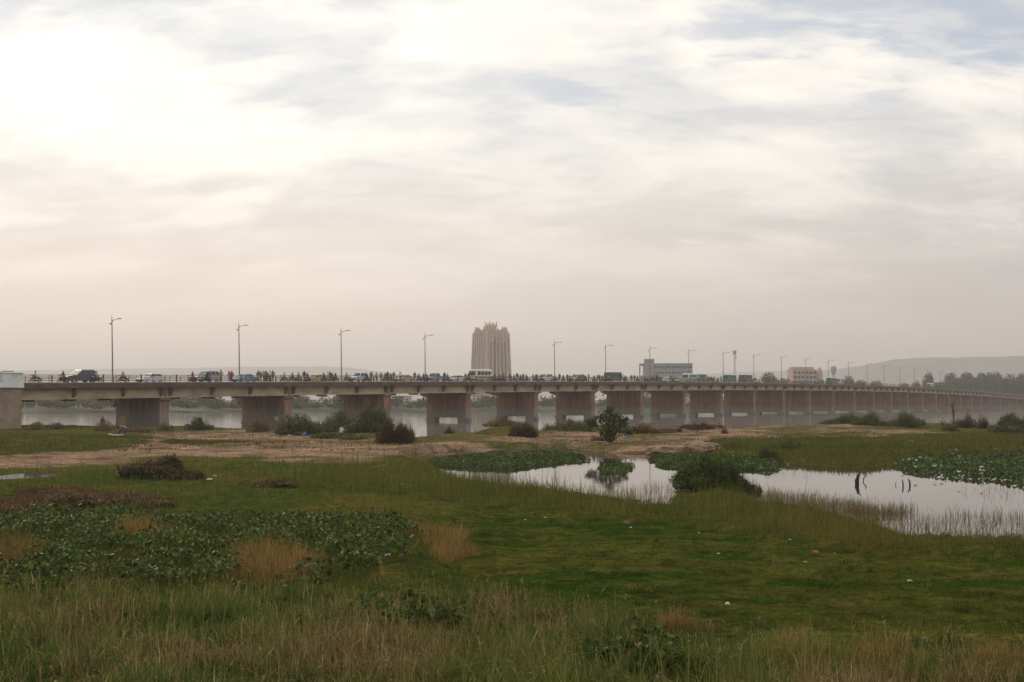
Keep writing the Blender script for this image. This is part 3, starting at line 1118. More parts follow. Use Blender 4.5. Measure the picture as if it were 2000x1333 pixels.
def bus_meshes(pm_low, pm_up, L=6.0, W=2.0, H=2.55):
    d = []
    hw = W / 2
    xs = lambda f: (f - .5) * L
    prof = [(xs(.01), .40), (xs(0), .95), (xs(.005), 1.30), (xs(.995), 1.30), (xs(1), .5), (xs(.99), .40)]
    m = MB()
    m.prism(prof, -hw, hw)
    d.append(('lower_body', m.mesh('lower_body', pm_low), None))
    up = [(xs(.005), 1.303), (xs(.06), H - .22), (xs(.10), H - .10), (xs(.96), H - .10), (xs(.985), H - .22), (xs(.995), 1.303)]
    m = MB()
    m.prism(up, -hw + .04, hw - .04)
    d.append(('upper_body', m.mesh('upper_body', pm_up), None))
    m = MB()
    m.hexa([(xs(.07), -hw + .02, H - .098), (xs(.98), -hw + .02, H - .098), (xs(.98), hw - .02, H - .098), (xs(.07), hw - .02, H - .098),
            (xs(.12), -hw + .28, H + .06), (xs(.95), -hw + .28, H + .06), (xs(.95), hw - .28, H + .06), (xs(.12), hw - .28, H + .06)])
    d.append(('roof', m.mesh('roof', PAINTS['white']), None))
    for sgn in (-1, 1):
        for i in range(4):
            m = MB()
            a, b_ = .13 + .205 * i, .13 + .205 * i + .175
            y = sgn * (hw - .04)
            m.box(xs(a), xs(b_), y - .012, y + .012, 1.42, H - .38)
            d.append(('window', m.mesh('window', glass_m), None))
        m = MB()
        y = sgn * hw
        m.box(xs(.03), xs(.97), y - .012, y + .012, .86, 1.0)
        d.append(('side_stripe', m.mesh('side_stripe', PAINTS['green']), None))
    m = MB()
    m.hexa([(xs(.005) - .016, -hw + .14, 1.36), (xs(.005) + .01, -hw + .14, 1.36), (xs(.005) + .01, hw - .14, 1.36), (xs(.005) - .016, hw - .14, 1.36),
            (xs(.052) - .016, -hw + .18, H - .34), (xs(.052) + .01, -hw + .18, H - .34), (xs(.052) + .01, hw - .18, H - .34), (xs(.052) - .016, hw - .18, H - .34)])
    d.append(('windscreen', m.mesh('windscreen', glass_m), None))
    add_wheels(d, [(xs(a), s_ * (hw - .10)) for a in (.17, .78) for s_ in (-1, 1)], .36, .22)
    for sgn in (-1, 1):
        m = MB()
        m.box(xs(0) - .02, xs(.02), sgn * (hw - .3) - .12, sgn * (hw - .3) + .12, .78, .98)
        d.append(('headlight', m.mesh('headlight', head_m), None))
    m = MB()
    m.box(xs(0) - .07, xs(.02), -hw + .05, hw - .05, .42, .62)
    d.append(('bumper', m.mesh('bumper', trim_m), None))
    return d


_vc = {}


def vehicle(kind, colour, x, q, label, name):
    key = (kind, colour)
    if key not in _vc:
        if kind == 'minibus':
            low, up = colour
            _vc[key] = bus_meshes(PAINTS[low], PAINTS[up])
        elif kind == 'truck':
            _vc[key] = bus_meshes(PAINTS[colour], PAINTS[colour], 6.4, 2.1, 2.7)
        else:
            _vc[key] = car_meshes(kind, PAINTS[colour])
    s = s_at(x, q)
    ds = (soffit(s + 1) - soffit(s - 1)) / 2
    o = thing(name, label, {'hatchback': 'car', 'sedan': 'car', 'suv': 'car', 'pickup': 'pickup', 'minibus': 'minibus', 'truck': 'truck'}[kind], BP(s, q, deck_z(s) + .012), BROT, 'traffic on the bridge')
    o.rotation_euler = (0, -math.atan(ds), BROT)
    for n_, me, sub in _vc[key]:
        c = link(n_, me, o)
        for n2, me2 in sub or []:
            link(n2, me2, c)
    return o


N1, N2 = QN + 2.6, QN + 6.0
vehicle('suv', 'charcoal', 156, N1, 'charcoal four-wheel-drive car just before the first street lamp', 'suv')
vehicle('hatchback', 'white', 294, N1, 'white hatchback car over the first pier', 'hatchback_car')
vehicle('suv', 'silver', 402, N1, 'silver four-wheel-drive car behind the red-shirted rider', 'suv')
vehicle('sedan', 'blue', 478, N1, 'pale blue saloon car passing the second street lamp', 'sedan_car')
vehicle('sedan', 'yellow', 616, N2, 'yellow taxi between the second and third street lamps', 'taxi')
vehicle('pickup', 'white', 706, N1, 'white pickup truck just past the third street lamp', 'pickup_truck')
vehicle('sedan', 'yellow', 789, N1, 'yellow taxi just before the fourth street lamp', 'taxi')
vehicle('pickup', 'blue', 851, N1, 'pale blue pickup just past the fourth street lamp', 'pickup_truck')
vehicle('sedan', 'white', 892, N1, 'white saloon car just ahead of the yellow and white minibus', 'sedan_car')
vehicle('minibus', ('yellow', 'white'), 938, N1, 'minibus with yellow lower body and white roof before the crowned tower', 'minibus')
vehicle('suv', 'white', 1064, N1, 'white four-wheel-drive car just before the sixth street lamp', 'suv')
vehicle('suv', 'beige', 1125, N1, 'beige four-wheel-drive car between sixth and seventh street lamps', 'suv')
vehicle('minibus', ('dark green', 'dark green'), 1197, N1, 'dark green minibus beside the seventh street lamp', 'minibus')
vehicle('suv', 'black', 1271, N1, 'black four-wheel-drive car at the eighth street lamp', 'suv')
vehicle('hatchback', 'white', 1301, N1, 'white hatchback car in front of the grey block', 'hatchback_car')
vehicle('sedan', 'yellow', 1327, N1, 'yellow taxi in front of the right end of grey block', 'taxi')
vehicle('minibus', ('teal', 'white'), 1347, N1, 'teal and white minibus at the ninth street lamp', 'minibus')
vehicle('minibus', ('green', 'teal'), 1366, N1, 'green minibus with teal top just past the ninth street lamp', 'minibus')
vehicle('pickup', 'dark green', 1383, N1, 'dark green pickup midway between ninth and tenth street lamps', 'pickup_truck')
vehicle('minibus', ('green', 'green'), 1425, N1, 'green minibus with white roof just past the tenth street lamp', 'minibus')
vehicle('truck', 'brown', 1456, N1, 'brown box truck between tenth and eleventh street lamps', 'truck')
vehicle('sedan', 'white', 1482, N1, 'white saloon car just past the eleventh street lamp', 'sedan_car')
vehicle('sedan', 'navy', 1572, N1, 'navy blue saloon car in front of the peach building', 'sedan_car')
vehicle('suv', 'dark green', 1601, N1, 'dark green four-wheel-drive car under the peach building corner', 'suv')
vehicle('truck', 'brown', 1624, N1, 'brown box truck in front of the water tower', 'truck')
vehicle('minibus', ('white', 'white'), 1641, N1, 'all white minibus beyond the fourteenth street lamp', 'minibus')
vehicle('suv', 'black', 1677, N1, 'black four-wheel-drive car beyond the fifteenth street lamp', 'suv')
vehicle('suv', 'charcoal', 1708, N1, 'charcoal four-wheel-drive car far along the descending deck', 'suv')
vehicle('sedan', 'white', 1744, N1, 'white saloon car far along the descending deck', 'sedan_car')
vehicle('minibus', ('dark green', 'white'), 1817, N1, 'dark green minibus with white top below the lone round tree', 'minibus')

# ------------------------------------------------------------------ people
skin_m = mat('skin', (.075, .040, .025), .6, var=.1)
hair_m = mat('hair', (.012, .010, .009), .9)
shirt_m = objcol_mat('shirt_cloth')
trouser_m = objcol_mat('trouser_cloth', randmix=((.035, .035, .05), (.16, .13, .11)))


def skin_mesh(name, verts, edges, rads, classify):
    me = bpy.data.meshes.new(name)
    me.from_pydata(verts, edges, [])
    o = bpy.data.objects.new(name, me)
    COL.objects.link(o)
    md = o.modifiers.new('skin', 'SKIN')
    md.use_smooth_shade = True
    for i, r in enumerate(rads):
        me.skin_vertices[0].data[i].radius = (r, r) if not hasattr(r, '__len__') else r
    me.skin_vertices[0].data[0].use_root = True
    sb = o.modifiers.new('sub', 'SUBSURF')
    sb.levels = sb.render_levels = 1
    dg = bpy.context.evaluated_depsgraph_get()
    dg.update()
    m2 = bpy.data.meshes.new_from_object(o.evaluated_get(dg))
    bpy.data.objects.remove(o)
    m2.name = name
    m2.materials.clear()
    for m in (skin_m, hair_m, shirt_m, trouser_m):
        m2.materials.append(m)
    for p in m2.polygons:
        p.material_index = classify(p.center)
        p.use_smooth = True
    return m2


def body(pelvis, chest, neck, head, sh, el, wr, hip, kn, an, toe):
    """joint dictionary -> verts/edges/radii; sh.. toe are (left, right) pairs"""
    v, e, r = [], [], []

    def a(p, rad, par=None):
        v.append(tuple(p))
        r.append(rad)
        if par is not None:
            e.append((par, len(v) - 1))
        return len(v) - 1
    P, C = Vector(pelvis), Vector(chest)
    i0 = a(P, (.15, .12))
    i1 = a(P.lerp(C, .5), (.14, .11), i0)
    i2 = a(C, (.17, .12), i1)
    i3 = a(neck, .06, i2)
    h = Vector(head)
    i4 = a(Vector(neck).lerp(h, .45), .085, i3)
    i5 = a(h, .105, i4)
    a(h + (h - Vector(neck)).normalized() * .09, .075, i5)
    for k in (0, 1):
        j = a(sh[k], .068, i2)
        j = a(el[k], .05, j)
        j = a(wr[k], .036, j)
        w, e_ = Vector(wr[k]), Vector(el[k])
        a(w + (w - e_).normalized() * .10, .042, j)
        j = a(hip[k], .10, i0)
        j = a(kn[k], .072, j)
        j = a(an[k], .048, j)
        a(toe[k], .042, j)
    return v, e, r


# walking (faces +x)
wv = body((0, 0, .96), (.02, 0, 1.36), (.03, 0, 1.50), (.05, 0, 1.62), ((0, .18, 1.40), (.02, -.18, 1.40)), ((-.10, .24, 1.14), (.06, -.24, 1.14)), ((-.06, .25, .90), (.22, -.24, .94)),
          ((0, .09, .90), (0, -.09, .90)), ((.14, .10, .50), (-.04, -.10, .49)), ((.20, .10, .09), (-.26, -.10, .12)), ((.34, .11, .05), (-.14, -.11, .05)))
W_ME = skin_mesh('walker', *wv, lambda c: (1 if c.z > 1.62 else 0) if c.z > 1.49 else (0 if abs(c.y) > .19 and c.z < 1.1 else (2 if c.z > .93 else (3 if c.z > .1 else 1))))
# astride a motorcycle (faces +x)
rv = body((-.18, 0, .86), (-.06, 0, 1.25), (-.03, 0, 1.39), (0, 0, 1.51), ((-.06, .18, 1.29), (-.06, -.18, 1.29)), ((.12, .28, 1.08), (.12, -.28, 1.08)), ((.38, .27, 1.02), (.38, -.27, 1.02)),
          ((-.12, .11, .84), (-.12, -.11, .84)), ((.22, .20, .72), (.22, -.20, .72)), ((.08, .19, .32), (.08, -.19, .32)), ((.22, .20, .27), (.22, -.20, .27)))
R_ME = skin_mesh('rider', *rv, lambda c: (1 if c.z > 1.51 else 0) if c.z > 1.38 else (0 if c.x > .16 and c.z > .92 else (2 if c.z > .90 else (3 if c.z > .34 else 1))))
# seated on the ground, leaning forward a little
sv = body((0, 0, .16), (.10, 0, .55), (.16, 0, .69), (.22, 0, .80), ((.08, .18, .59), (.08, -.18, .59)), ((.28, .25, .40), (.28, -.25, .40)), ((.48, .12, .42), (.48, -.12, .42)),
          ((.08, .10, .14), (.08, -.10, .14)), ((.46, .17, .42), (.46, -.17, .42)), ((.58, .14, .09), (.58, -.14, .09)), ((.72, .15, .05), (.72, -.15, .05)))
S_ME = skin_mesh('sitter', *sv, lambda c: (1 if c.z > .81 else 0) if c.z > .685 else (0 if c.x > .36 and c.z > .34 and abs(c.y) < .16 else (2 if (c.z > .24 and c.x < .36) else 3)))
# bent over at the hips, washing
bv = body((0, 0, .88), (.36, 0, 1.02), (.50, 0, .98), (.60, 0, .90), ((.36, .18, 1.0), (.36, -.18, 1.0)), ((.44, .22, .72), (.44, -.22, .72)), ((.52, .12, .50), (.52, -.12, .50)),
          ((0, .10, .84), (0, -.10, .84)), ((.10, .13, .47), (.10, -.13, .47)), ((-.02, .13, .09), (-.02, -.13, .09)), ((.13, .14, .05), (.13, -.14, .05)))
B_ME = skin_mesh('bender', *bv, lambda c: (1 if c.z > .88 else 0) if c.x > .47 and c.z > .78 else (0 if c.x > .36 and c.z < .72 else (2 if c.z > .80 else (3 if c.z > .1 else 1))))

moto_m = mat('motorcycle_enamel', (.05, .03, .03), .35, var=.2)
chrome_m = mat('worn_chrome', (.13, .13, .135), .35, metal=.8)


def moto_meshes():
    d = []
    for x in (-.62, .62):
        m = MB()
        n = 18
        pts = [(x + .27 * math.cos(2 * math.pi * i / n), 0, .30 + .27 * math.sin(2 * math.pi * i / n)) for i in range(n + 1)]
        m.tube(pts, .045, 6, cap=False)
        m2 = MB()
        m2.tube([(x, -.05, .30), (x, .05, .30)], .09, 10)
        for i in range(5):
            a = math.pi * i / 5
            m2.tube([(x - .25 * math.cos(a), 0, .30 - .25 * math.sin(a)), (x + .25 * math.cos(a), 0, .30 + .25 * math.sin(a))], .008, 4)
        d.append(('wheel', m.mesh('wheel', tyre_m, True), [('hub', m2.mesh('hub', chrome_m))]))
    m = MB()
    m.tube([(.62, .07, .30), (.44, .06, .92)], .03, 6)
    m.tube([(.62, -.07, .30), (.44, -.06, .92)], .03, 6)
    d.append(('fork', m.mesh('fork', chrome_m), None))
    m = MB()
    m.tube([(.42, 0, .78), (.25, 0, .80), (.05, 0, .74)], [.07, .15, .10], 8)
    m.tube([(.40, 0, .75), (.20, 0, .45), (-.10, 0, .40), (-.62, 0, .30)], [.04, .05, .06, .04], 6)
    m.tube([(.05, 0, .66), (-.55, 0, .60)], [.05, .05], 6)
    d.append(('frame', m.mesh('frame', moto_m), None))
    m = MB()
    m.box(-.08, .22, -.13, .13, .30, .52)
    d.append(('engine', m.mesh('engine', iron_m), None))
    m = MB()
    m.hexa([(-.62, -.11, .66), (.02, -.12, .68), (.02, .12, .68), (-.62, .11, .66), (-.64, -.10, .80), (.0, -.10, .76), (.0, .10, .76), (-.64, .10, .80)])
    d.append(('seat', m.mesh('seat', trim_m), None))
    m = MB()
    m.tube([(.34, .36, 1.02), (.44, .12, 1.0), (.44, -.12, 1.0), (.34, -.36, 1.02)], .018, 6)
    d.append(('handlebar', m.mesh('handlebar', chrome_m), None))
    m = MB()
    m.tube([(.46, 0, .86), (.60, 0, .86)], [.06, .10], 10)
    d.append(('headlight', m.mesh('headlight', head_m), None))
    m = MB()
    m.tube([(.10, -.16, .28), (-.30, -.17, .28), (-.75, -.18, .36)], [.025, .04, .045], 8)
    d.append(('exhaust', m.mesh('exhaust', chrome_m), None))
    m = MB()
    pts = [(-.62 + .36 * math.cos(a), 0, .30 + .36 * math.sin(a)) for a in (R(25), R(60), R(95), R(130), R(160))]
    m.tube(pts, .05, 6)
    d.append(('mudguard', m.mesh('mudguard', moto_m), None))
    return d


MOTO = moto_meshes()
CLOTH = {'red': (.32, .03, .04), 'orange': (.50, .13, .05), 'white': (.62, .62, .60), 'pale blue': (.30, .38, .48), 'magenta': (.35, .06, .16), 'tan': (.30, .22, .14), 'black': (.02, .02, .025),
         'navy': (.04, .06, .14), 'green': (.06, .14, .07), 'brown': (.13, .075, .05), 'grey': (.20, .20, .21), 'purple': (.14, .07, .18), 'yellow': (.50, .38, .10)}


def where(x):
    j = min(range(len(LAMP_X)), key=lambda i: abs(LAMP_X[i] - x))
    side = 'short of' if x < LAMP_X[j] else 'past'
    if abs(x - LAMP_X[j]) < 7:
        side = 'right by'
    return f'{side} the {ORD[j]} street lamp'


RANK = [', nearest the abutment', ', second from the abutment', ', third from the abutment', ', fourth from the abutment']


def ranked(specs):
    """(x, colour) -> (x, colour, place, rank): things that share colour and place are told apart by their order"""
    specs = sorted(specs)
    keys = [(c, where(x)) for x, c in specs]
    return [(x, c, k[1], RANK[keys[:i].count(k)] if keys.count(k) > 1 else '') for i, ((x, c), k) in enumerate(zip(specs, keys))]


def on_bridge(me, name, label, cat, group, x, q, face, lift, colour=None):
    s = s_at(x, q)
    o = link(name, me)
    o.location = BP(s, q, deck_z(s) + lift)
    o.rotation_euler = (0, 0, BROT + face)
    if colour is not None:
        o.color = (*[min(.7, 1.35 * v + .01) for v in CLOTH[colour]], 1)
    return tag(o, label, cat, group)


def rider(x, colour, w, rank, q=QN + 1.3, face=math.pi):
    s = s_at(x, q)
    jf = random.uniform(-.06, .06)
    mt = thing('motorcycle', f'motorcycle of the {colour}-shirted rider {w}{rank}', 'motorcycle', BP(s, q, deck_z(s) + .02), BROT + face + jf, 'motorcycles on the bridge')
    for n_, me, sub in MOTO:
        c = link(n_, me, mt)
        for n2, m2 in sub or []:
            link(n2, m2, c)
    o = on_bridge(R_ME, 'person', f'motorcyclist in {colour} shirt riding {w}{rank}', 'person', 'motorcyclists on the bridge', x, q, face + jf, .02, colour)
    o.scale = (1.1, 1.12, 1.04)
    return o


def walker(x, colour, w, rank, q=QA + 1.1, face=None):
    if face is None:
        face = random.choice([0, math.pi]) + random.uniform(-.3, .3)
    o = on_bridge(W_ME, 'person', f'pedestrian in {colour} top walking {w}{rank}', 'person', 'pedestrians on the bridge walkway', x, q, face, .16, colour)
    sc = random.uniform(.94, 1.08)
    o.scale = (sc * 1.15, sc * 1.15, sc)
    return o


for x, c, pl, rk in ranked([(69, 'white'), (123, 'black'), (188, 'pale blue'), (240, 'orange'), (376, 'red'), (404, 'black'), (555, 'pale blue'), (571, 'green'), (600, 'brown'), (632, 'brown'), (655, 'navy'), (677, 'grey'),
             (763, 'brown'), (818, 'grey'), (833, 'navy'), (914, 'brown'), (966, 'navy'), (975, 'brown'), (1004, 'grey'), (1028, 'green'), (1046, 'brown'), (1084, 'grey'), (1100, 'navy'), (1143, 'black'), (1160, 'red'),
             (1176, 'navy'), (1222, 'brown'), (1245, 'grey'), (1290, 'navy'), (522, 'navy'), (583, 'tan'), (648, 'black'), (716, 'black'), (752, 'brown'), (827, 'brown'), (874, 'grey'), (982, 'black'), (1016, 'brown'), (1056, 'black'), (1113, 'red'), (1131, 'brown'), (1189, 'grey'), (1260, 'brown'), (1315, 'grey'), (1402, 'black'), (1500, 'navy'), (1530, 'grey'), (1650, 'black'), (1690, 'brown')]):
    rider(x, c, pl, rk, QN + random.uniform(1.1, 1.5))
for x, c, pl, rk in ranked([(432, 'tan'), (448, 'magenta'), (453, 'red'), (504, 'brown'), (509, 'grey'), (515, 'tan'), (520, 'green'), (528, 'white'), (533, 'brown'), (594, 'black'), (640, 'white'), (644, 'brown'),
             (725, 'brown'), (735, 'tan'), (744, 'green'), (757, 'black'), (769, 'navy'), (782, 'white'), (810, 'purple'), (868, 'black'), (909, 'brown'), (960, 'white'), (984, 'grey'), (996, 'brown'),
             (1010, 'black'), (1022, 'brown'), (1041, 'grey'), (1049, 'navy'), (1093, 'brown'), (1108, 'black'), (1139, 'green'), (1150, 'tan'), (1167, 'grey'), (1171, 'navy'), (1212, 'black'), (1218, 'white'),
             (1233, 'brown'), (1239, 'navy'), (1254, 'tan'), (1283, 'black'), (1310, 'brown'), (1390, 'black'), (1395, 'grey'), (1408, 'tan'), (1475, 'red'), (1490, 'brown'), (1497, 'black'), (1512, 'red'), (1520, 'white'), (1540, 'navy')]):
    walker(x, c, pl, rk, QA + random.uniform(.8, 1.6))


def on_ground(me, name, label, cat, px, py, face, colour, group=None, scale=1.0):
    p = gp(px, py, .4)
    o = link(name, me)
    o.location = (p[0], p[1], ground_z(p[0], p[1]) + .01)
    o.rotation_euler = (0, 0, face)
    o.scale = (scale,) * 3
    o.color = (*CLOTH[colour], 1)
    return tag(o, label, cat, group)


on_ground(S_ME, 'person', 'person in white shirt seated on the sandy bank before the reeds', 'person', 665, 853, R(-20), 'white', scale=1.15)
on_ground(B_ME, 'person', 'person in grey clothes bending over beside the small beached boat', 'person', 246, 867, R(185), 'grey')
on_ground(W_ME, 'person', 'distant dark-clothed person standing in dry grass near the first pier', 'person', 200, 842, R(60), 'black')
on_ground(W_ME, 'person', 'person in pale top standing among reeds beside the second pier', 'person', 541, 843, R(120), 'tan')

# ------------------------------------------------------------------ crowned tower
TY = 1160.0
PXM = TY / F
tower = thing('tower_block', 'tall ribbed sandstone tower crowned with spikes beyond the bridge', 'tower', ((959 - 1000) * PXM, TY, 4.0), R(33.7))
stone = mat('tower_stone', (.47, .34, .24), .9, var=.15, scale=.15, stretch=(1, 1, .3), bump=.1, bscale=2, dark=(.29, .21, .145), darkamt=.5, dscale=.08)
slit_m = mat('tower_glass', (.05, .042, .04), .7, spec=.15)
HB, HT = 14.9, 13.0
ZP = 72.5        # parapet above ground


def half(z):
    return HB + (HT - HB) * z / ZP


mb = MB()
mb.frustum((0, 0), half(0) - 1.0, half(0) - 1.0, half(ZP) - 1.0, half(ZP) - 1.0, -3, ZP)
mb.build('wall', stone, tower)
mb = MB()
mb.frustum((0, 0), half(ZP) - .95, half(ZP) - .95, half(ZP) - .85, half(ZP) - .85, ZP - 5.0, ZP + .6)
mb.build('parapet', stone, tower)


def fpt(side, u, z, out):
    """point on tower face: u in -1..1 along face, out = metres beyond the half-width"""
    h = half(z)
    a, b = u * (half(z) - 1.2), h + out
    return [(a, -b, z), (b, a, z), (-a, b, z), (-b, -a, z)][side]


for side in range(4):
    for i in range(6):
        u = -.86 + 1.72 * i / 5
        w = .075
        ztop = ZP - 1.5
        m = MB()
        q = [fpt(side, u - w, 0, -1.1), fpt(side, u + w, 0, -1.1), fpt(side, u + w, 0, .05), fpt(side, u - w, 0, .05)]
        q2 = [fpt(side, u - w, ztop, -1.1), fpt(side, u + w, ztop, -1.1), fpt(side, u + w, ztop, .0), fpt(side, u - w, ztop, .0)]
        m.hexa(q + q2)
        m.build('rib', stone, tower)
        m = MB()
        zt2 = ztop + 1.3
        tip = [fpt(side, u - w * .2, zt2, -.7), fpt(side, u + w * .2, zt2, -.7), fpt(side, u + w * .2, zt2, -.45), fpt(side, u - w * .2, zt2, -.45)]
        m.hexa([tuple(Vector(p) + Vector((0, 0, .003))) for p in q2] + tip)
        m.build('rib_tip', stone, tower)
    for i in range(5):
        u = -.86 + 1.72 * (i + .5) / 5
        w = .05
        z0, z1 = 6, 60.5
        m = MB()
        m.hexa([fpt(side, u - w, z0, -1.04), fpt(side, u + w, z0, -1.04), fpt(side, u + w, z0, -.93), fpt(side, u - w, z0, -.93),
                fpt(side, u - w, z1, -1.04), fpt(side, u + w, z1, -1.04), fpt(side, u + w, z1, -.93), fpt(side, u - w, z1, -.93)])
        m.build('window', slit_m, tower)
    for u in (-.82, -.5, .5, .82):
        c = fpt(side, u, ZP, -.9)
        m = MB()
        m.frustum((c[0], c[1]), .75, .75, .6, .6, ZP + .603, ZP + 2.4)
        m.frustum((c[0], c[1]), .6, .6, .12, .12, ZP + 2.403, ZP + 4.2)
        m.build('pinnacle', stone, tower)
for sx in (-1, 1):
    for sy in (-1, 1):
        m = MB()
        zc_ = ZP - 4
        h0, h1 = half(0) - .2, half(zc_) - .15
        m.hexa([(sx * h0 + a * 1.0, sy * h0 + b * 1.0, 0) for a, b in ((-1, -1), (1, -1), (1, 1), (-1, 1))] + [(sx * h1 + a * .7, sy * h1 + b * .7, zc_) for a, b in ((-1, -1), (1, -1), (1, 1), (-1, 1))])
        m.hexa([(sx * h1 + a * .7, sy * h1 + b * .7, zc_ + .003) for a, b in ((-1, -1), (1, -1), (1, 1), (-1, 1))] + [(sx * h1 + a * .08, sy * h1 + b * .08, zc_ + 3.2) for a, b in ((-1, -1), (1, -1), (1, 1), (-1, 1))])
        m.build('corner_buttress', stone, tower)
crown = bpy.data.objects.new('crown_block', None)
COL.objects.link(crown)
crown.parent = tower
m = MB()
m.frustum((0, 0), 4.1, 4.1, 3.8, 3.8, ZP - 2, ZP + 4.9)
m.build('crown_wall', stone, crown)
for sx in (-1, 0, 1):
    for sy in (-1, 0, 1):
        if sx == 0 and sy == 0:
            continue
        m = MB()
        hgt = 9.6 if sx and sy else 7.8
        x, y = sx * 3.6, sy * 3.6
        m.hexa([(x + a * 1.0, y + b * 1.0, ZP + 3.6) for a, b in ((-1, -1), (1, -1), (1, 1), (-1, 1))] + [(x + sx * .55 + a * .12, y + sy * .55 + b * .12, ZP + hgt) for a, b in ((-1, -1), (1, -1), (1, 1), (-1, 1))])
        m.build('spike', stone, crown)


# ------------------------------------------------------------------ other buildings on the far bank
def block(name, label, px0, px1, ytop, Y, depth, wallm, rows, cols, win=(.6, .5), rz=0.0, cat='building', base=3.5, group=None, z_from=None, roofm=None, parapet=True):
    """rectangular building placed by its photo extent; windows are recessed panes with frames"""
    pm = Y / F
    w = (px1 - px0) * pm / max(.5, math.cos(rz))
    H = (HZ - ytop) * pm + CAM_Z - base
    xc = ((px0 + px1) / 2 - 1000) * pm
    t = thing(name, label, cat, (xc, Y, base), rz, group)
    m = MB()
    m.box(-w / 2, w / 2, 0, depth, -2, H - (.5 if parapet else 0))
    m.build('wall', wallm, t)
    m = MB()
    if parapet:
        m.box(-w / 2 - .25, w / 2 + .25, -.25, depth + .25, H - .497, H)
    else:
        m.hexa([(-w / 2 - .4, -.4, H + .003), (w / 2 + .4, -.4, H + .003), (w / 2 + .4, depth + .4, H + .003), (-w / 2 - .4, depth + .4, H + .003),
                (-w / 2 * .55, depth * .35, H + 1.4), (w / 2 * .55, depth * .35, H + 1.4), (w / 2 * .55, depth * .65, H + 1.4), (-w / 2 * .55, depth * .65, H + 1.4)])
    m.build('roof', roofm or wallm, t)
    fh = (H - 1.0) / rows
    cw = w / cols
    wm = MB()
    wm.box(-cw * win[0] / 2, cw * win[0] / 2, -.06, .05, -fh * win[1] / 2, fh * win[1] / 2)
    wm = wm.mesh('window', slit_m)
    sm = MB()
    sm.box(-cw * win[0] / 2 - .1, cw * win[0] / 2 + .1, -.22, .0, -fh * win[1] / 2 - .16, -fh * win[1] / 2 - .003)
    sm = sm.mesh('sill', wallm)
    for r in range(rows):
        for c in range(cols):
            o = link('window', wm, t)
            o.location = (-w / 2 + cw * (c + .5), 0, fh * (r + .5) + .3)
            o2 = link('sill', sm, o)
    return t, w, H


grey_wall = mat('grey_render', (.33, .33, .335), .9, var=.12, scale=.2, dark=(.22, .22, .22), darkamt=.4, dscale=.15)
peach_wall = mat('peach_render', (.46, .33, .27), .9, var=.12, scale=.2, dark=(.36, .25, .18), darkamt=.4, dscale=.15)
cream_wall = mat('cream_render', (.55, .50, .42), .9, var=.12, scale=.3, dark=(.36, .32, .27), darkamt=.4, dscale=.25)
white_wall = mat('whitewash', (.68, .67, .64), .9, var=.1, scale=.3, dark=(.45, .42, .38), darkamt=.4, dscale=.25)
brown_wall = mat('mud_render', (.30, .21, .15), .9, var=.15, scale=.3)
tin = mat('tin_roof', (.30, .28, .27), .6, var=.2, scale=.4, dark=(.20, .11, .07), darkamt=.6, dscale=.3)
red_sign = mat('red_sign', (.34, .20, .17), .7)

t, w, H = block('office_block', 'long grey office block with stair tower and open side frame beyond the bridge', 1258, 1352, 710, 700, 16, grey_wall, 7, 16, (.5, .34), R(-4))
pm = 700 / F
m = MB()
m.box(-w / 2 + .3, -w / 2 + 6.2, -1.2, 7, -2, H + 2.6)
m.build('stair_tower', grey_wall, t)
m = MB()
m.box(-w / 2 + .8, -w / 2 + 5.6, -1.32, -1.203, H + .3, H + 1.5)
m.build('sign', red_sign, t)
for z in (H - .9, H - 7.5, H - 12.5, H - 17.5):
    m = MB()
    m.box(-w / 2 - 2.7, -w / 2 - .003, 0, 6, z - .5, z + (.8 if z > H - 1 else 0))
    m.build('balcony_slab', grey_wall, t)
for y in (.2, 5.4):
    m = MB()
    m.box(-w / 2 - 2.65, -w / 2 - 2.15, y, y + .5, -2, H - 1.41)
    m.build('column', grey_wall, t)

t, w, H = block('apartment_building', 'peach apartment building with rounded corner tower beyond the far deck', 1549, 1596, 722, 900, 14, peach_wall, 7, 6, (.66, .56), R(6))
pm = 900 / F
m = MB()
m.box(-w / 2 + .6, w / 2 - 1.5, 2, 12, H - .4, H + 2.0)
m.build('penthouse', peach_wall, t)
m = MB()
m.box(-w / 2 - .9, -w / 2 + 8, -1.2, 3, H - 4.5, H - 3.9)
m.build('balcony_slab', cream_wall, t)
m = MB()
m.tube([(w / 2 + 2.6, 4, -2), (w / 2 + 2.6, 4, H - 1.6)], 3.4, 16)
m.build('round_wing', peach_wall, t)
m = MB()
m.tube([(w / 2 + 3.8, 4, H - 1.8), (w / 2 + 3.8, 4, H - 1.0), (w / 2 + 3.8, 4, H + .9), (w / 2 + 3.8, 4, H + 2.2)], [1.7, 1.7, 1.3, .15], 12)
m.build('dome', peach_wall, t)

# communications mast and water tower
my = 760.0
mast = thing('radio_mast', 'slender lattice radio mast with antenna panels beyond the bridge', 'mast', ((1435 - 1000) / F * my, my, 3.5))
HM = (HZ - 686) / F * my + .2
mast_m = mat('mast_steel', (.34, .30, .29), .6, var=.1)
m = MB()
for k in range(3):
    a = 2 * math.pi * k / 3
    m.tube([(1.0 * math.cos(a), 1.0 * math.sin(a), 0), (.5 * math.cos(a), .5 * math.sin(a), HM)], .10, 5)
m.build('leg_frame', mast_m, mast)
m = MB()
nb = 16
for b in range(nb):
    for k in range(3):
        a, a2 = 2 * math.pi * k / 3, 2 * math.pi * (k + 1) / 3
        r0, r1 = 1.0 - .5 * b / nb, 1.0 - .5 * (b + 1) / nb
        m.tube([(r0 * math.cos(a), r0 * math.sin(a), HM * b / nb), (r1 * math.cos(a2), r1 * math.sin(a2), HM * (b + 1) / nb)], .05, 4)
m.build('bracing', mast_m, mast)
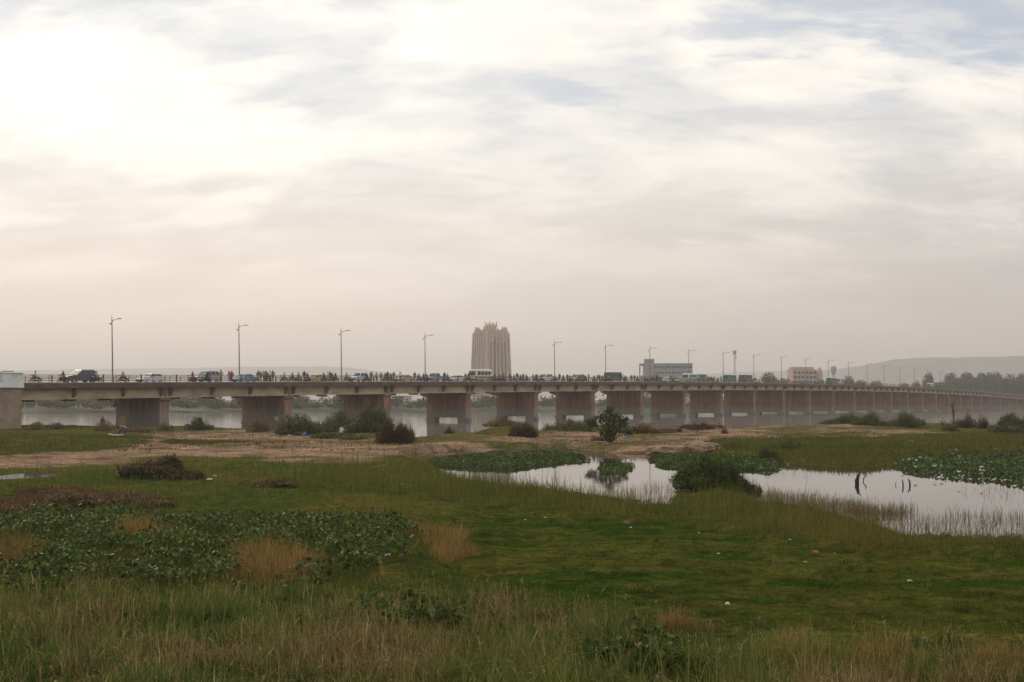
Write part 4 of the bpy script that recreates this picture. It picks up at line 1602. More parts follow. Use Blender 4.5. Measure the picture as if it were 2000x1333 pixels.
for k in range(3):
    a = 2 * math.pi * k / 3 + .5
    m = MB()
    c = Vector((1.0 * math.cos(a), 1.0 * math.sin(a), HM - 1.5))
    m.box(c.x - .28, c.x + .28, c.y - .2, c.y + .2, HM - 2.2, HM + .4)
    m.tube([(c.x, c.y, HM - 1.2), (0, 0, HM - 1.2)], .06, 5)
    m.build('antenna_panel', mast_m, mast)
m = MB()
m.tube([(.5, -.9, HM - 4.6), (.5, -1.3, HM - 4.6)], [.75, .8], 12)
m.build('dish', white_wall, mast)
wy = 1150.0
wt = thing('water_tower', 'pale round water tower on a narrow shaft behind the peach building', 'water tower', ((1628 - 1000) / F * wy, wy, 4))
zt = (HZ - 716) / F * wy
m = MB()
m.tube([(0, 0, -2), (0, 0, zt - 7)], [1.2, .9], 14)
m.build('shaft', grey_wall, wt)
m = MB()
m.tube([(0, 0, zt - 9), (0, 0, zt - 5.5), (0, 0, zt - 1.5), (0, 0, zt)], [1.0, 2.6, 2.9, 1.6], 18)
m.build('tank', grey_wall, wt)

# houses along the far shore, seen under the deck
hs = [(70, 110, 783, 470, white_wall, 2, 4, 'low white house on the far shore under the first span'),
      (140, 186, 788, 455, cream_wall, 2, 5, 'cream house by the water under the first span'),
      (345, 372, 779, 470, white_wall, 3, 3, 'narrow white house on the far shore under the second span'),
      (395, 450, 789, 475, white_wall, 2, 6, 'wide white house on the far shore under the second span'),
      (590, 612, 781, 500, white_wall, 3, 2, 'white house on the far shore under the third span'),
      (625, 668, 786, 490, cream_wall, 2, 4, 'cream house on the far shore under the third span'),
      (772, 800, 774, 520, cream_wall, 3, 3, 'tall cream house on the far shore under the fourth span'),
      (922, 945, 768, 560, cream_wall, 4, 3, 'tall cream house on the far shore under the fifth span'),
      (952, 978, 776, 540, brown_wall, 3, 3, 'brown house on the far shore under the fifth span'),
      (1062, 1092, 779, 560, white_wall, 2, 3, 'white house on the far shore under the sixth span'),
      (1168, 1192, 782, 580, cream_wall, 2, 3, 'cream house on the far shore under the seventh span'),
      (1340, 1352, 775, 620, white_wall, 3, 2, 'white house on the far shore under the ninth span')]
for a, b, yt, Y, wm_, r, c, lab in hs:
    block('house', lab, a, b, yt, Y, 9, wm_, r, c, (.45, .42), random.uniform(-.15, .15), 'house', 1.6, 'houses along the far shore', roofm=random.choice([tin, wm_]), parapet=random.random() < .6)


# ------------------------------------------------------------------ plants
LEAF = leaf_mat('leaf', .6, .1, .25)
GRASS = leaf_mat('grass_blade', .7, .02, .35)
WAXY = leaf_mat('waxy_leaf', .5, .10, .22)
bark = mat('bark', (.075, .055, .04), .95, var=.3, scale=6)


def blades(P, h, w, col, lean=.35, name='grass', matl=None, droop=.25):
    n = len(P)
    a = rng.uniform(0, 2 * math.pi, n)
    la = rng.uniform(0, 2 * math.pi, n)
    ln = np.abs(rng.normal(0, lean, n)) * h
    W = np.stack([np.cos(a), np.sin(a), np.zeros(n)], 1) * (w / 2)[:, None]
    D = np.stack([np.cos(la) * ln, np.sin(la) * ln, np.zeros(n)], 1)
    up = np.zeros((n, 3))
    up[:, 2] = h
    mid = P + up * .55 + D * .35
    tip = P + up * (1 - droop * np.minimum(1, ln / h)[:, None]) + D
    V = np.stack([P - W, P + W, mid + W * .75, mid - W * .75, tip], 1).reshape(-1, 3)
    i = np.arange(n)[:, None] * 5
    ix = np.concatenate([i, i + 1, i + 2, i + 3, i + 3, i + 2, i + 4], 1).ravel()
    fn = np.tile([4, 3], n)
    return V, fn, ix, np.repeat(np.minimum(col * np.array([1.38, 1.28, .90]), .75), 5, 0)


def rand_dirs(n, r=rng):
    v = r.normal(size=(n, 3))
    return v / np.linalg.norm(v, axis=1, keepdims=True)


def cards(P, N, size, col, asp=1.6):
    """one small bent leaf (two triangles) at every point"""
    n = len(P)
    T = np.cross(N, rand_dirs(n))
    T /= np.linalg.norm(T, axis=1, keepdims=True) + 1e-9
    B = np.cross(N, T)
    s = (size * rng.uniform(.6, 1.3, n))[:, None]
    V = np.stack([P - T * s * asp * .5, P + B * s * .42 + N * s * .08, P + T * s * asp * .5, P - B * s * .42 + N * s * .08], 1).reshape(-1, 3)
    i = np.arange(n)[:, None] * 4
    q = np.concatenate([i + 0, i + 1, i + 2, i + 0, i + 2, i + 3], 1)
    return V, np.full(2 * n, 3), q.ravel(), np.repeat(np.minimum(col * np.array([1.38, 1.34, 1.0]), .75), 4, 0)


def pick(cols, n, jit=.25):
    cols = np.array(cols)
    k = rng.integers(0, len(cols), n)
    return cols[k] * (1 + rng.uniform(-jit, jit, (n, 1)))


def crown_pts(blobs, dens, shell=.55):
    P, N = [], []
    for (c, r) in blobs:
        r = np.array(r)
        area = (r[0] * r[1] * r[2]) ** (2 / 3)
        n = int(max(20, dens * area))
        d = rand_dirs(n)
        rad = rng.uniform(shell, 1.0, n) ** .6
        # ragged outline
        k = fbm(d[:, 0] * 2.3 + c[0], d[:, 1] * 2.3 + d[:, 2] * 1.9 + c[1], 1.3, 3, 5)
        rad = rad * (0.70 + .6 * k)
        P.append(np.array(c) + d * r * rad[:, None])
        nn = d + rand_dirs(n) * .8 + np.array([0, 0, .4])
        N.append(nn / np.linalg.norm(nn, axis=1, keepdims=True))
    return np.concatenate(P), np.concatenate(N)


def plant(name, label, cat, loc, blobs, dens, leaf, cols, stems, group=None, foliage='foliage', stem_name='stem', asp=1.6, matl=None, shell=.5):
    t = thing(name, label, cat, loc, 0, group)
    P, N = crown_pts(blobs, dens, shell)
    keep = P[:, 2] > 0.02
    P, N = P[keep], N[keep]
    V, fn, ix, cc = cards(P, N, leaf, pick(cols, len(P)), asp)
    link(foliage, np_mesh(foliage, V, fn, ix, matl or LEAF, cc), t)
    m = MB()
    for pts, rd in stems:
        m.tube(pts, rd, 6)
    if stems:
        m.build(stem_name, bark, t)
    return t


def bush(px, py, w, h, label, cols, leaf=.16, dens=420, n=7, name='bush', cat='bush', group=None, z=.4, spread=.5, shell=.35, asp=1.7, wisp=26):
    p = gp(px, py, z)
    gz = ground_z(p[0], p[1])
    bl = []
    st = []
    n = int(n * 1.6)
    for i in range(n):
        a = rng.uniform(0, 2 * math.pi)
        r = rng.uniform(0, 1) ** .7 * spread * w
        hh = h * rng.uniform(.35, 1.05) * (1 - .55 * (r / (spread * w + 1e-6)) ** 2)
        c = (r * math.cos(a), r * math.sin(a) * .7, hh * .5)
        bl.append((c, (w * rng.uniform(.10, .22), w * rng.uniform(.12, .22), hh * rng.uniform(.4, .6))))
        st.append(([(c[0] * .25, c[1] * .25, -.1), (c[0] * .6, c[1] * .6, hh * .4), (c[0] * 1.05, c[1], hh * 1.0)], [.03, .02, .006]))
    t = plant(name, label, cat, (p[0], p[1], gz), bl, dens * 1.5, leaf * .72, cols, st, group, asp=asp, shell=shell)
    k = int(wisp * n)
    if k:
        r = np.sqrt(rng.uniform(size=k)) * w * spread
        a = rng.uniform(0, 2 * math.pi, k)
        P = np.stack([r * np.cos(a), r * np.sin(a) * .7, np.zeros(k)], 1)
        hh = h * rng.uniform(.35, 1.25, k) * (1 - .45 * (r / (w * spread)) ** 2)
        v = blades(P, hh, np.full(k, .022), pick(cols, k, .3), .4, droop=.3)
        link('stalks', np_mesh('stalks', v[0], v[1], v[2], GRASS, v[3]), t)
    return t


G_DARK = [(.040, .058, .020), (.052, .072, .026), (.030, .048, .015), (.066, .078, .034)]
G_OLIVE = [(.080, .078, .034), (.105, .092, .046), (.060, .068, .028)]
G_DRY = [(.16, .11, .06), (.12, .078, .045), (.21, .15, .085)]
G_DEAD = [(.062, .036, .028), (.085, .05, .036), (.045, .03, .025), (.05, .045, .02)]
G_PURP = [(.060, .028, .024), (.045, .030, .020), (.075, .040, .030), (.030, .034, .016)]

# on the near bank
bush(8, 838, 3.6, 4.4, 'dark green shrub growing against the tan abutment', G_DARK, .2, 300, 8)
bush(75, 842, 3.8, 1.2, 'dry olive scrub at the foot of the abutment', G_OLIVE + G_DRY, .16, 320, 9)
bush(110, 842, 2.2, 1.1, 'grey green scrub beside the abutment scrub', G_OLIVE, .16, 300, 6)
bush(205, 846, 2.6, 1.5, 'brown dry bush left of the first pier', G_DRY + G_OLIVE, .14, 340, 7)
bush(265, 847, 3.4, .9, 'low brown bramble in front of the first pier', G_DRY + G_DEAD, .14, 340, 8)
bush(322, 842, 2.0, 1.4, 'olive bush at the right foot of the first pier', G_OLIVE, .15, 330, 6)
bush(388, 841, 2.9, 2.1, 'round green bush alone on the shore between first and second piers', G_DARK, .2, 520, 9)
bush(505, 846, 3.0, 2.4, 'pale dry reeds in front of the second pier', G_OLIVE + G_DRY, .16, 300, 8)
bush(580, 852, 4.6, 2.4, 'dense olive green thicket right of the second pier', G_OLIVE + G_DARK, .18, 420, 11)
bush(628, 846, 3.8, 2.0, 'grey green scrub behind the seated person', G_OLIVE + G_DARK, .18, 330, 8)
bush(660, 842, 3.4, 3.4, 'tall dark shrub left of the third pier', G_DARK + G_OLIVE, .2, 330, 9)
bush(722, 848, 5.2, 3.6, 'tall grey green reeds covering the third pier foot', G_OLIVE + G_DARK, .2, 330, 12)
bush(640, 860, 3.2, .7, 'low green weeds beside the seated person', G_DARK, .14, 420, 7)
bush(690, 862, 3.4, .6, 'low green weeds right of the seated person', G_DARK + G_OLIVE, .14, 420, 7)
bush(770, 871, 3.0, 2.3, 'reddish brown dead bush at the water edge', G_PURP, .13, 620, 12)
bush(798, 868, 1.0, 1.7, 'thin dead twigs rising beside the reddish brown dead bush', G_PURP, .11, 380, 5)
bush(877, 862, 1.2, 1.2, 'small dark bush in front of the fourth pier', G_DARK, .14, 420, 5)
bush(1022, 861, 2.4, 1.8, 'dark leafy bush in front of the fifth pier', [(.025, .030, .014), (.034, .036, .018), (.045, .034, .022)], .17, 560, 9)
bush(980, 855, 3.8, 1.0, 'brown scrub mound beside the dark leafy bush', G_DEAD + G_DRY, .13, 360, 8)
bush(1115, 852, 4.8, 1.6, 'low green scrub at the foot of the sixth pier', G_DARK + G_OLIVE, .17, 380, 9)
bush(1070, 853, 1.4, 1.4, 'wispy grass tuft on the shore left of sixth pier', G_OLIVE, .13, 260, 5)
bush(1170, 864, 1.5, .6, 'small dark weed clump below the spreading shrub', G_DARK + G_DEAD, .12, 420, 5)
bush(1400, 838, 2.0, .9, 'sparse weed on the dark earth mound', G_DEAD, .12, 120, 4)
bush(1415, 852, .7, 1.0, 'thin dry stalk standing on the sand bank', G_DEAD, .1, 160, 3)
bush(1660, 836, 4.0, 1.6, 'dense grass tussock on the right shore, first of three', G_OLIVE + G_DARK, .17, 420, 9)
bush(1700, 838, 4.2, 1.9, 'dense grass tussock on the right shore, second of three', G_DARK + G_OLIVE, .17, 420, 9)
bush(1760, 838, 5.0, 1.9, 'dense grass tussock on the right shore, third of three', G_DARK + G_OLIVE + G_DRY[:1], .17, 420, 10)
bush(1630, 836, 4.0, .8, 'low dark green weeds left of the grass tussocks', G_DARK, .15, 380, 7)
bush(1885, 845, 3.0, 1.9, 'grey green bush behind the dead sapling', G_DARK + G_DEAD, .16, 330, 8)
bush(1920, 846, 1.2, 2.0, 'brown dead stalks between bush and reed bed', G_DEAD, .12, 330, 6)
bush(1855, 848, 2.2, 1.2, 'yellow green grass clump at the dead sapling foot', [(.10, .10, .035), (.08, .085, .03)], .15, 380, 6)
bush(1985, 852, 5.6, 2.5, 'tall green reed bed at the right edge of the shore', G_DARK + G_OLIVE, .2, 400, 14)
bush(2060, 850, 6.5, 2.7, 'tall green reed bed running on beyond the first reed bed', G_DARK + G_OLIVE, .2, 340, 14)
bush(1540, 878, 3.0, .7, 'low dark weeds on the grassy rise behind the pond', G_DARK, .14, 420, 7)
bush(1500, 888, 1.6, 1.1, 'dark upright plant on the bank behind the pond bush', G_DARK, .14, 460, 6)
bush(1440, 878, 2.0, .5, 'low brown scrub on the bank behind the pond bush', G_DEAD + G_OLIVE, .12, 380, 6)
# brush pile, pond bush
bush(308, 930, 2.9, 1.15, 'dark heap of cut brush on the grass', G_DEAD + [(.03, .03, .016)], .13, 900, 14, 'brush_pile', 'brush pile', shell=.1, asp=3.2)
bush(365, 934, 1.6, .65, 'smaller tail of dead brush beside the dark heap', G_DEAD, .12, 700, 8, 'brush_pile', 'brush pile', shell=.1, asp=3.2)
bush(1388, 957, 3.0, 1.6, 'broad rounded green bush standing at the pond edge', [(.038, .060, .016), (.052, .080, .022), (.028, .044, .011)], .085, 2600, 15, spread=.47, asp=2.6, z=.1, shell=.3, wisp=40)
bush(1448, 958, 1.7, .75, 'low brown tangle on the right flank of the pond bush', G_DEAD + G_DARK[:1], .08, 1800, 8, z=.1, asp=2.6)
for px_, py_, w_, h_, lab in ((60, 998, 2.4, .36, 'dead brown weed mat nearest the abutment side'), (140, 985, 2.0, .52, 'tallest dead brown weed mound behind the leafy patch'), (215, 985, 1.8, .30, 'dead brown weed mat right of the tall mound'), (300, 985, 1.6, .28, 'dead brown weed mat at the dry grass edge'), (538, 948, 1.8, .40, 'small heap of dead weeds on the lawn')):
    bush(px_, py_, w_, h_, lab, G_DEAD + G_DRY[:2] + G_OLIVE[:1], .085, 1000, 10, 'weed_heap', 'weed heap', shell=.1, asp=3.5)

# spreading leafy shrub on the sandy bank
p = gp(1187, 866, .45)
gz = ground_z(p[0], p[1])
st, bl = [], []
for dx, zz, rx, rz_ in ((-.1, 2.25, .7, .55), (-.75, 1.9, .65, .45), (.7, 2.0, .6, .5), (.2, 2.7, .4, .4), (-1.25, 1.5, .55, .35), (1.2, 1.45, .5, .4), (.1, 1.5, .7, .5), (.55, .9, .6, .45), (-.3, .8, .5, .4), (1.7, .9, .6, .35), (.2, .45, .5, .35), (-1.6, 1.75, .35, .22), (1.45, 1.9, .3, .22)):
    bl.append(((dx, rng.uniform(-.3, .3), zz), (rx, .55, rz_)))
    st.append(([(.12, 0, -.1), (.1 + dx * .45, .05, zz * .55), (dx, .05, zz + .1)], [.07, .045, .012]))
plant('shrub', 'spreading leafy shrub on the sandy bank before the sixth pier', 'shrub', (p[0], p[1], gz), bl, 520, .13, [(.042, .056, .018), (.056, .074, .024), (.030, .044, .014)], st, foliage='foliage', stem_name='stem', asp=2.2, shell=.25)
# dead sapling and twigs on the right shore
for px_, py_, hh, lab in ((1862, 845, 3.2, 'bare dead sapling on the right shore'), (1842, 842, 1.0, 'short dark stump left of the dead sapling'), (1890, 842, 2.0, 'twisted bare twig right of the dead sapling')):
    p = gp(px_, py_, .4)
    st = []
    for b in range(5):
        a = rng.uniform(0, 6.28)
        h0 = hh * rng.uniform(.3, .7)
        st.append(([(0, 0, h0), (.25 * math.cos(a), .25 * math.sin(a), h0 + .3 * hh), (.4 * math.cos(a), .4 * math.sin(a), h0 + .36 * hh)], [.05, .03, .012]))
    st.append(([(0, 0, -.1), (.06, 0, hh * .5), (-.04, 0, hh)], [.09, .07, .02]))
    t = thing('dead_sapling', lab, 'dead tree', (p[0], p[1], ground_z(p[0], p[1])))
    m = MB()
    for pts, rd in st:
        m.tube(pts, rd, 6)
    m.build('branches', bark, t)
    P, N = crown_pts([((0, 0, hh * .9), (.35, .35, .35))], 90)
    V, fn, ix, cc = cards(P, N, .12, pick(G_DEAD, len(P)))
    link('dry_leaves', np_mesh('dry_leaves', V, fn, ix, LEAF, cc), t)


# ------------------------------------------------------------------ trees on the far bank
def tree(px, ybase_Y, hpx, wpx, label, cols, group='trees on the far bank', nb=12, dens=11.0):
    Y = ybase_Y
    pm = Y / F
    x = (px - 1000) * pm
    gz = 3.0
    H = (HZ - hpx) * pm + CAM_Z - gz
    Wd = wpx * pm
    bl = []
    st = [([(0, 0, -1.5), (0, 0, H * .3), (.3, 0, H * .6)], [H * .03, H * .024, H * .012])]
    for i in range(nb):
        a = 2 * math.pi * i / nb + rng.uniform(-.3, .3)
        r = Wd * .32 * rng.uniform(.4, 1)
        c = (r * math.cos(a), r * math.sin(a), H * rng.uniform(.32, .76))
        bl.append((c, (Wd * rng.uniform(.2, .32), Wd * .26, H * rng.uniform(.16, .26))))
        st.append(([(0, 0, H * .35), (c[0] * .6, c[1] * .6, c[2] * .85), c], [H * .014, H * .009, .05]))
    bl.append(((0, 0, H * .80), (Wd * .26, Wd * .26, H * .2)))
    return plant('tree', label, 'tree', (x, Y, gz), bl, dens, pm * 2.6, cols, st, group, foliage='crown', stem_name='trunk', shell=.4)


T_COL = [(.019, .027, .013), (.026, .034, .017), (.015, .022, .010)]
tree(1501, 900, 727, 48, 'broad round tree left of the peach building', T_COL)
tree(1470, 940, 737, 40, 'low tree between the radio mast and broad round tree', T_COL)
tree(1532, 930, 738, 40, 'low tree touching the peach building', T_COL)
tree(1655, 950, 734, 34, 'tree right of the water tower', T_COL)
tree(1625, 960, 737, 26, 'small tree below the water tower', T_COL)
tree(1680, 960, 742, 34, 'low tree beyond the fifteenth street lamp', T_COL)
tree(1713, 1000, 743, 34, 'low hazy tree before the hill foot', T_COL)
tree(1790, 960, 743, 22, 'small dark tree left of the lone round tree', T_COL)
tree(1814, 980, 727, 28, 'lone round tree standing above the descending deck', T_COL)
tree(1858, 960, 727, 28, 'first tree of the dark grove at the bridge end', T_COL)
tree(1888, 950, 725, 40, 'second tree of the dark grove at the bridge end', T_COL)
tree(1918, 940, 727, 40, 'third tree of the dark grove at the bridge end', T_COL)
tree(1945, 950, 725, 42, 'fourth tree of the dark grove at the bridge end', T_COL)
tree(1972, 940, 729, 36, 'fifth tree of the dark grove at the bridge end', T_COL)
tree(2000, 950, 726, 44, 'sixth tree of the dark grove at the bridge end', T_COL)
tree(2040, 960, 728, 46, 'last tree of the dark grove at the bridge end', T_COL)
for px_, yt_, w_, lab in ((1868, 739, 40, 'low tree under the first grove tree'), (1905, 737, 44, 'low tree between second and third grove trees'), (1932, 738, 40, 'low tree between third and fourth grove trees'), (1960, 739, 44, 'low tree between fourth and fifth grove trees'), (1988, 738, 40, 'low tree before the sixth grove tree'), (1765, 748, 30, 'low scrubby tree before the descending deck')):
    tree(px_, 900, yt_, w_, lab, T_COL)
tree(1840, 980, 745, 40, 'low tree in front of the dark grove', T_COL)
tree(955, 520, 779, 30, 'dark round tree by the water under the fifth span', T_COL, dens=14)

# the belt of trees along the far shore that reads as one mass
P_all, N_all = [], []
for i in range(520):
    px_ = rng.uniform(-900, 2500)
    tt = (px_ - 1000) / F
    Y = np.interp(tt, FS_T, FS_Y) + 3 + rng.uniform(0, 1) ** 1.6 * 110
    hh = rng.uniform(2.5, 7.0) if px_ < 1600 else rng.uniform(5, 11)
    gz = 1.2
    ww = rng.uniform(3, 7)
    bl = []
    for k in range(3):
        bl.append(((tt * Y + rng.uniform(-ww, ww) * .6, Y + rng.uniform(-3, 3), gz + hh * rng.uniform(.4, .7)), (ww * .6, ww * .5, hh * .34)))
    P, N = crown_pts(bl, 12.0, .35)
    P_all.append(P)
    N_all.append(N)
P, N = np.concatenate(P_all), np.concatenate(N_all)
V, fn, ix, cc = cards(P, N, .75, pick([(.05, .06, .035), (.065, .072, .042), (.085, .085, .06)], len(P), .15))  # leaf colours lightened to put extra haze on the belt
tag(link('treeline', np_mesh('treeline', V, fn, ix, LEAF, cc)), 'belt of hazy trees along the far shore', kind='stuff')


# ------------------------------------------------------------------ grass
def join(parts):
    V, fn, ix, cc, o = [], [], [], [], 0
    for v, f, i, c in parts:
        V.append(v)
        fn.append(f)
        ix.append(i + o)
        cc.append(c)
        o += len(v)
    return np.concatenate(V), np.concatenate(fn), np.concatenate(ix), np.concatenate(cc)


def scatter_poly(poly, n, edge=0.0, inset=0.0, tmax=.62, y0=None, y1=None, power=None):
    """random points inside polygon (world XY) within the camera's neighbourhood"""
    P = np.asarray(poly)
    lo, hi = P.min(0), P.max(0)
    if y0 is not None:
        lo[1] = max(lo[1], y0)
    if y1 is not None:
        hi[1] = min(hi[1], y1)
    out = []
    tot = 0
    for _ in range(60):
        # sample evenly per picture area: more points where nearer
        u = rng.uniform(size=n)
        Y = 1 / (1 / hi[1] + u * (1 / lo[1] - 1 / hi[1])) if power is None else lo[1] + u * (hi[1] - lo[1])
        X = rng.uniform(-tmax, tmax, n) * (Y + 2)
        d = sdf(P, X, Y)
        if edge:
            d = d + edge * (fbm(X, Y, .8, 3, 91) - .5) * 2
        k = d > inset
        out.append(np.stack([X[k], Y[k]], 1))
        tot += k.sum()
        if tot >= n:
            break
    return np.concatenate(out)[:n]


def with_z(xy, dz=0.0):
    return np.column_stack([xy, ground_h(xy[:, 0], xy[:, 1]) + dz])


def mixcol(w, a, b):
    w = np.clip(w, 0, 1)[:, None]
    return np.array(a) * (1 - w) + np.array(b) * w


# tall rank grass in the foreground
def tall_grass():
    xy = scatter_poly(TALL, 165000, .9, 0, .56, y0=9.6)
    x, y = xy[:, 0], xy[:, 1]
    clump = fbm(x, y, 1.1, 4, 101)
    keep = rng.uniform(size=len(x)) < .30 + 1.0 * smooth(clump, .34, .62)
    xy = xy[keep]
    x, y, clump = xy[:, 0], xy[:, 1], clump[keep]
    n = len(x)
    # blades grow in tufts: pull roots towards tuft centres
    cell = .16
    cxx = (np.floor(x / cell) + .5 + .6 * (_hash(np.floor(x / cell), np.floor(y / cell), 5) - .5)) * cell
    cyy = (np.floor(y / cell) + .5 + .6 * (_hash(np.floor(x / cell), np.floor(y / cell), 6) - .5)) * cell
    tv = _hash(np.floor(x / cell), np.floor(y / cell), 7)          # tuft character
    x = x + (cxx - x) * .65
    y = y + (cyy - y) * .65
    P = with_z(np.stack([x, y], 1), -.02)
    dry = fbm(x, y * .8, .5, 4, 111) + .12 * smooth(15.2 - y, -2, 3) + .16 * smooth(x - 2.4, 0, 3) * smooth(18 - y, -2, 1) - .115 + .24 * (tv - .5)
    dryw = smooth(dry + rng.normal(0, .10, n), .50, .70)
    h = (.14 + .46 * clump) * rng.uniform(.4, 1.3, n) * (.7 + .6 * tv)
    edge = smooth(sdf(TALL, x, y), -.2, 1.6)
    h = h * (.55 + .45 * edge)
    w = rng.uniform(.005, .016, n)
    g = mixcol(fbm(x, y, .8, 3, 121) * 1.3 - .2 + .5 * (tv - .5) + rng.normal(0, .15, n), (.044, .078, .022), (.125, .145, .050))
    d = mixcol(rng.uniform(size=n) ** 1.3, (.11, .08, .052), (.27, .205, .135))
    col = g * (1 - dryw[:, None]) + d * dryw[:, None]
    pale = rng.uniform(size=n) < .03
    col[pale] = np.array([.32, .29, .19])
    col *= rng.uniform(.7, 1.3, (n, 1))
    parts = [blades(P, h, w, col, .75, droop=.5)]
    # matted, bent under-layer
    m = rng.uniform(size=n) < .45
    k = int(m.sum())
    Q = P[m] + rng.normal(0, .05, (k, 3)) * np.array([1, 1, 0])
    parts.append(blades(Q, h[m] * rng.uniform(.35, .7, k), rng.uniform(.008, .026, k), col[m] * rng.uniform(.6, 1.1, (k, 1)), 1.3, droop=.7))
    # lone taller stalks
    m = rng.uniform(size=n) < .018
    k = int(m.sum())
    st = blades(P[m], rng.uniform(.35, .8, k) * (.6 + .4 * edge[m]), np.full(k, .008), mixcol(rng.uniform(size=k), (.10, .12, .045), (.27, .22, .14)), .30)
    parts.append(st)
    # seed heads on those stalks
    tip = st[0].reshape(-1, 5, 3)
    rep = 7
    fr = rng.uniform(.55, 1.0, (k * rep, 1))
    Q = np.repeat(tip[:, 2], rep, 0) * (1 - fr) + np.repeat(tip[:, 4], rep, 0) * fr + rng.normal(0, .006, (k * rep, 3))
    hc = cards(Q, rand_dirs(k * rep), .014, np.repeat(pick([(.22, .17, .10), (.15, .11, .07), (.12, .11, .05)], k), rep, 0), 2.6)
    parts.append(hc)
    # broad-leaved weeds between the grasses
    m = rng.uniform(size=n) < .05
    k = int(m.sum())
    parts.append(blades(P[m] + rng.normal(0, .04, (k, 3)) * np.array([1, 1, 0]), rng.uniform(.12, .34, k), rng.uniform(.025, .05, k), pick([(.040, .075, .018), (.065, .10, .028), (.03, .055, .014)], k, .3), .9, droop=.6))
    return join(parts)


_v = tall_grass()
tag(link('tall_grass', np_mesh('tall_grass', _v[0], _v[1], _v[2], GRASS, _v[3])), 'rank green and straw coloured grass filling the foreground', kind='stuff')


# short turf: fine blades over every green part near enough to tell
def turf():
    n = 230000
    u = rng.uniform(size=n)
    Y = 1 / (1 / 75 + u * (1 / 17.5 - 1 / 75))
    X = rng.uniform(-.56, .56, n) * (Y + 2)
    h0 = ground_h(X, Y)
    k = (h0 > .03) & (sdf(TALL, X, Y) < .4)
    k &= sdf(SOIL, X, Y) < rng.uniform(-3, 1.5, n)
    k &= (sdf(DEADMAT, X, Y) < .2) & (sdf(PUDDLE, X, Y) < -.25)
    X, Y, h0 = X[k], Y[k], h0[k]
    md = smooth(sdf(MEADOW, X, Y), -.3, .3)
    c1 = fbm(X, Y * 1.5, .8, 3, 131)
    fr = smooth(sdf(FRINGE, X, Y), -.6, .6)
    h = (.03 + .05 * c1) * (1 - .35 * md) + fr * rng.uniform(.02, .20, len(X)) * (1 - .6 * md)
    tuft = smooth(fbm(X, Y * 1.2, 2.0, 4, 137), .52, .68) * (1 - .45 * md)
    h = h * (1 + 2.4 * tuft)
    h *= rng.uniform(.6, 1.5, len(X))
    h *= np.maximum(1, Y / 30)
    w = .010 * np.maximum(1, Y / 22)
    g = mixcol(c1 * 1.3 - .2, (.036, .068, .020), (.070, .095, .030))
    g = g * (1 - md[:, None]) + mixcol(fbm(X * .55, Y * 1.5, .45, 5, 53) * 3.2 - 1.2, (.026, .056, .010), (.072, .088, .024)) * md[:, None]
    ol = smooth(fbm(X, Y, .35, 4, 41) + rng.normal(0, .08, len(X)), .5, .64) * (1 - .7 * md)
    ol = np.maximum(ol, fr * .55 * (1 - md))
    col = g * (1 - ol[:, None] * .7) + np.array([.125, .105, .042]) * ol[:, None] * .7
    col *= rng.uniform(.65, 1.4, (len(X), 1)) * (.75 + .5 * fbm(X, Y * 1.4, 2.4, 3, 139))[:, None]
    parts = [blades(np.column_stack([X, Y, h0 - .01]), h, np.broadcast_to(w, h.shape), col, .45)]
    # scattered weeds and coarse tufts
    k = 1500
    u = rng.uniform(size=k)
    Yt = 1 / (1 / 70 + u * (1 / 18 - 1 / 70))
    Xt = rng.uniform(-.52, .52, k) * (Yt + 2)
    ok = (sdf(POND, Xt, Yt) < -.2) & (sdf(TALL, Xt, Yt) < 0) & (sdf(SOIL, Xt, Yt) < 1)
    ok &= rng.uniform(size=k) < .25 + smooth(fbm(Xt, Yt, .4, 3, 191), .45, .65)
    Xt, Yt = Xt[ok], Yt[ok]
    rep = 16
    big = np.repeat(rng.uniform(.05, .15, len(Xt)), rep)
    Xr = np.repeat(Xt, rep) + rng.normal(0, .06, len(Xt) * rep)
    Yr = np.repeat(Yt, rep) + rng.normal(0, .06, len(Xt) * rep)
    cb = np.repeat(pick([(.030, .052, .014), (.070, .080, .025), (.022, .038, .010), (.12, .095, .045)], len(Xt), .3), rep, 0)
    parts.append(blades(np.column_stack([Xr, Yr, ground_h(Xr, Yr) - .01]), big * rng.uniform(.5, 1.3, len(Xr)), np.full(len(Xr), .014), cb, .7))
    return join(parts)


_v = turf()
tag(link('turf', np_mesh('turf', _v[0], _v[1], _v[2], GRASS, _v[3])), 'short green turf and olive grass across the flood plain', kind='stuff')


def margin():
    n = 90000
    u = rng.uniform(size=n)
    Y = 1 / (1 / 92 + u * (1 / 26 - 1 / 92))
    X = rng.uniform(-.1, .60, n) * (Y + 2)
    d = sdf(POND, X, Y)
    h0 = ground_h(X, Y)
    f = fbm(X, Y, .7, 4, 201)
    k = (d > -1.7 - 1.5 * f) & (d < .35 * f) & (h0 > -.12) & (rng.uniform(size=n) < .2 + smooth(f, .35, .6))
    X, Y, d, h0, f = X[k], Y[k], d[k], h0[k], f[k]
    n = len(X)
    h = (.08 + .36 * smooth(f, .3, .65)) * rng.uniform(.4, 1.2, n) * (.7 + .3 * smooth(Y, 36, 50))
    col = mixcol(f * 1.4 - .2 + rng.normal(0, .2, n), (.050, .066, .020), (.125, .105, .040))
    return blades(np.column_stack([X, Y, np.maximum(h0, -.05) - .02]), h, .010 * np.maximum(1, Y / 35), col, .45, droop=.4)


_v = margin()
tag(link('margin_grass', np_mesh('margin_grass', _v[0], _v[1], _v[2], GRASS, _v[3])), 'ragged olive grass along the pond margin', kind='stuff')


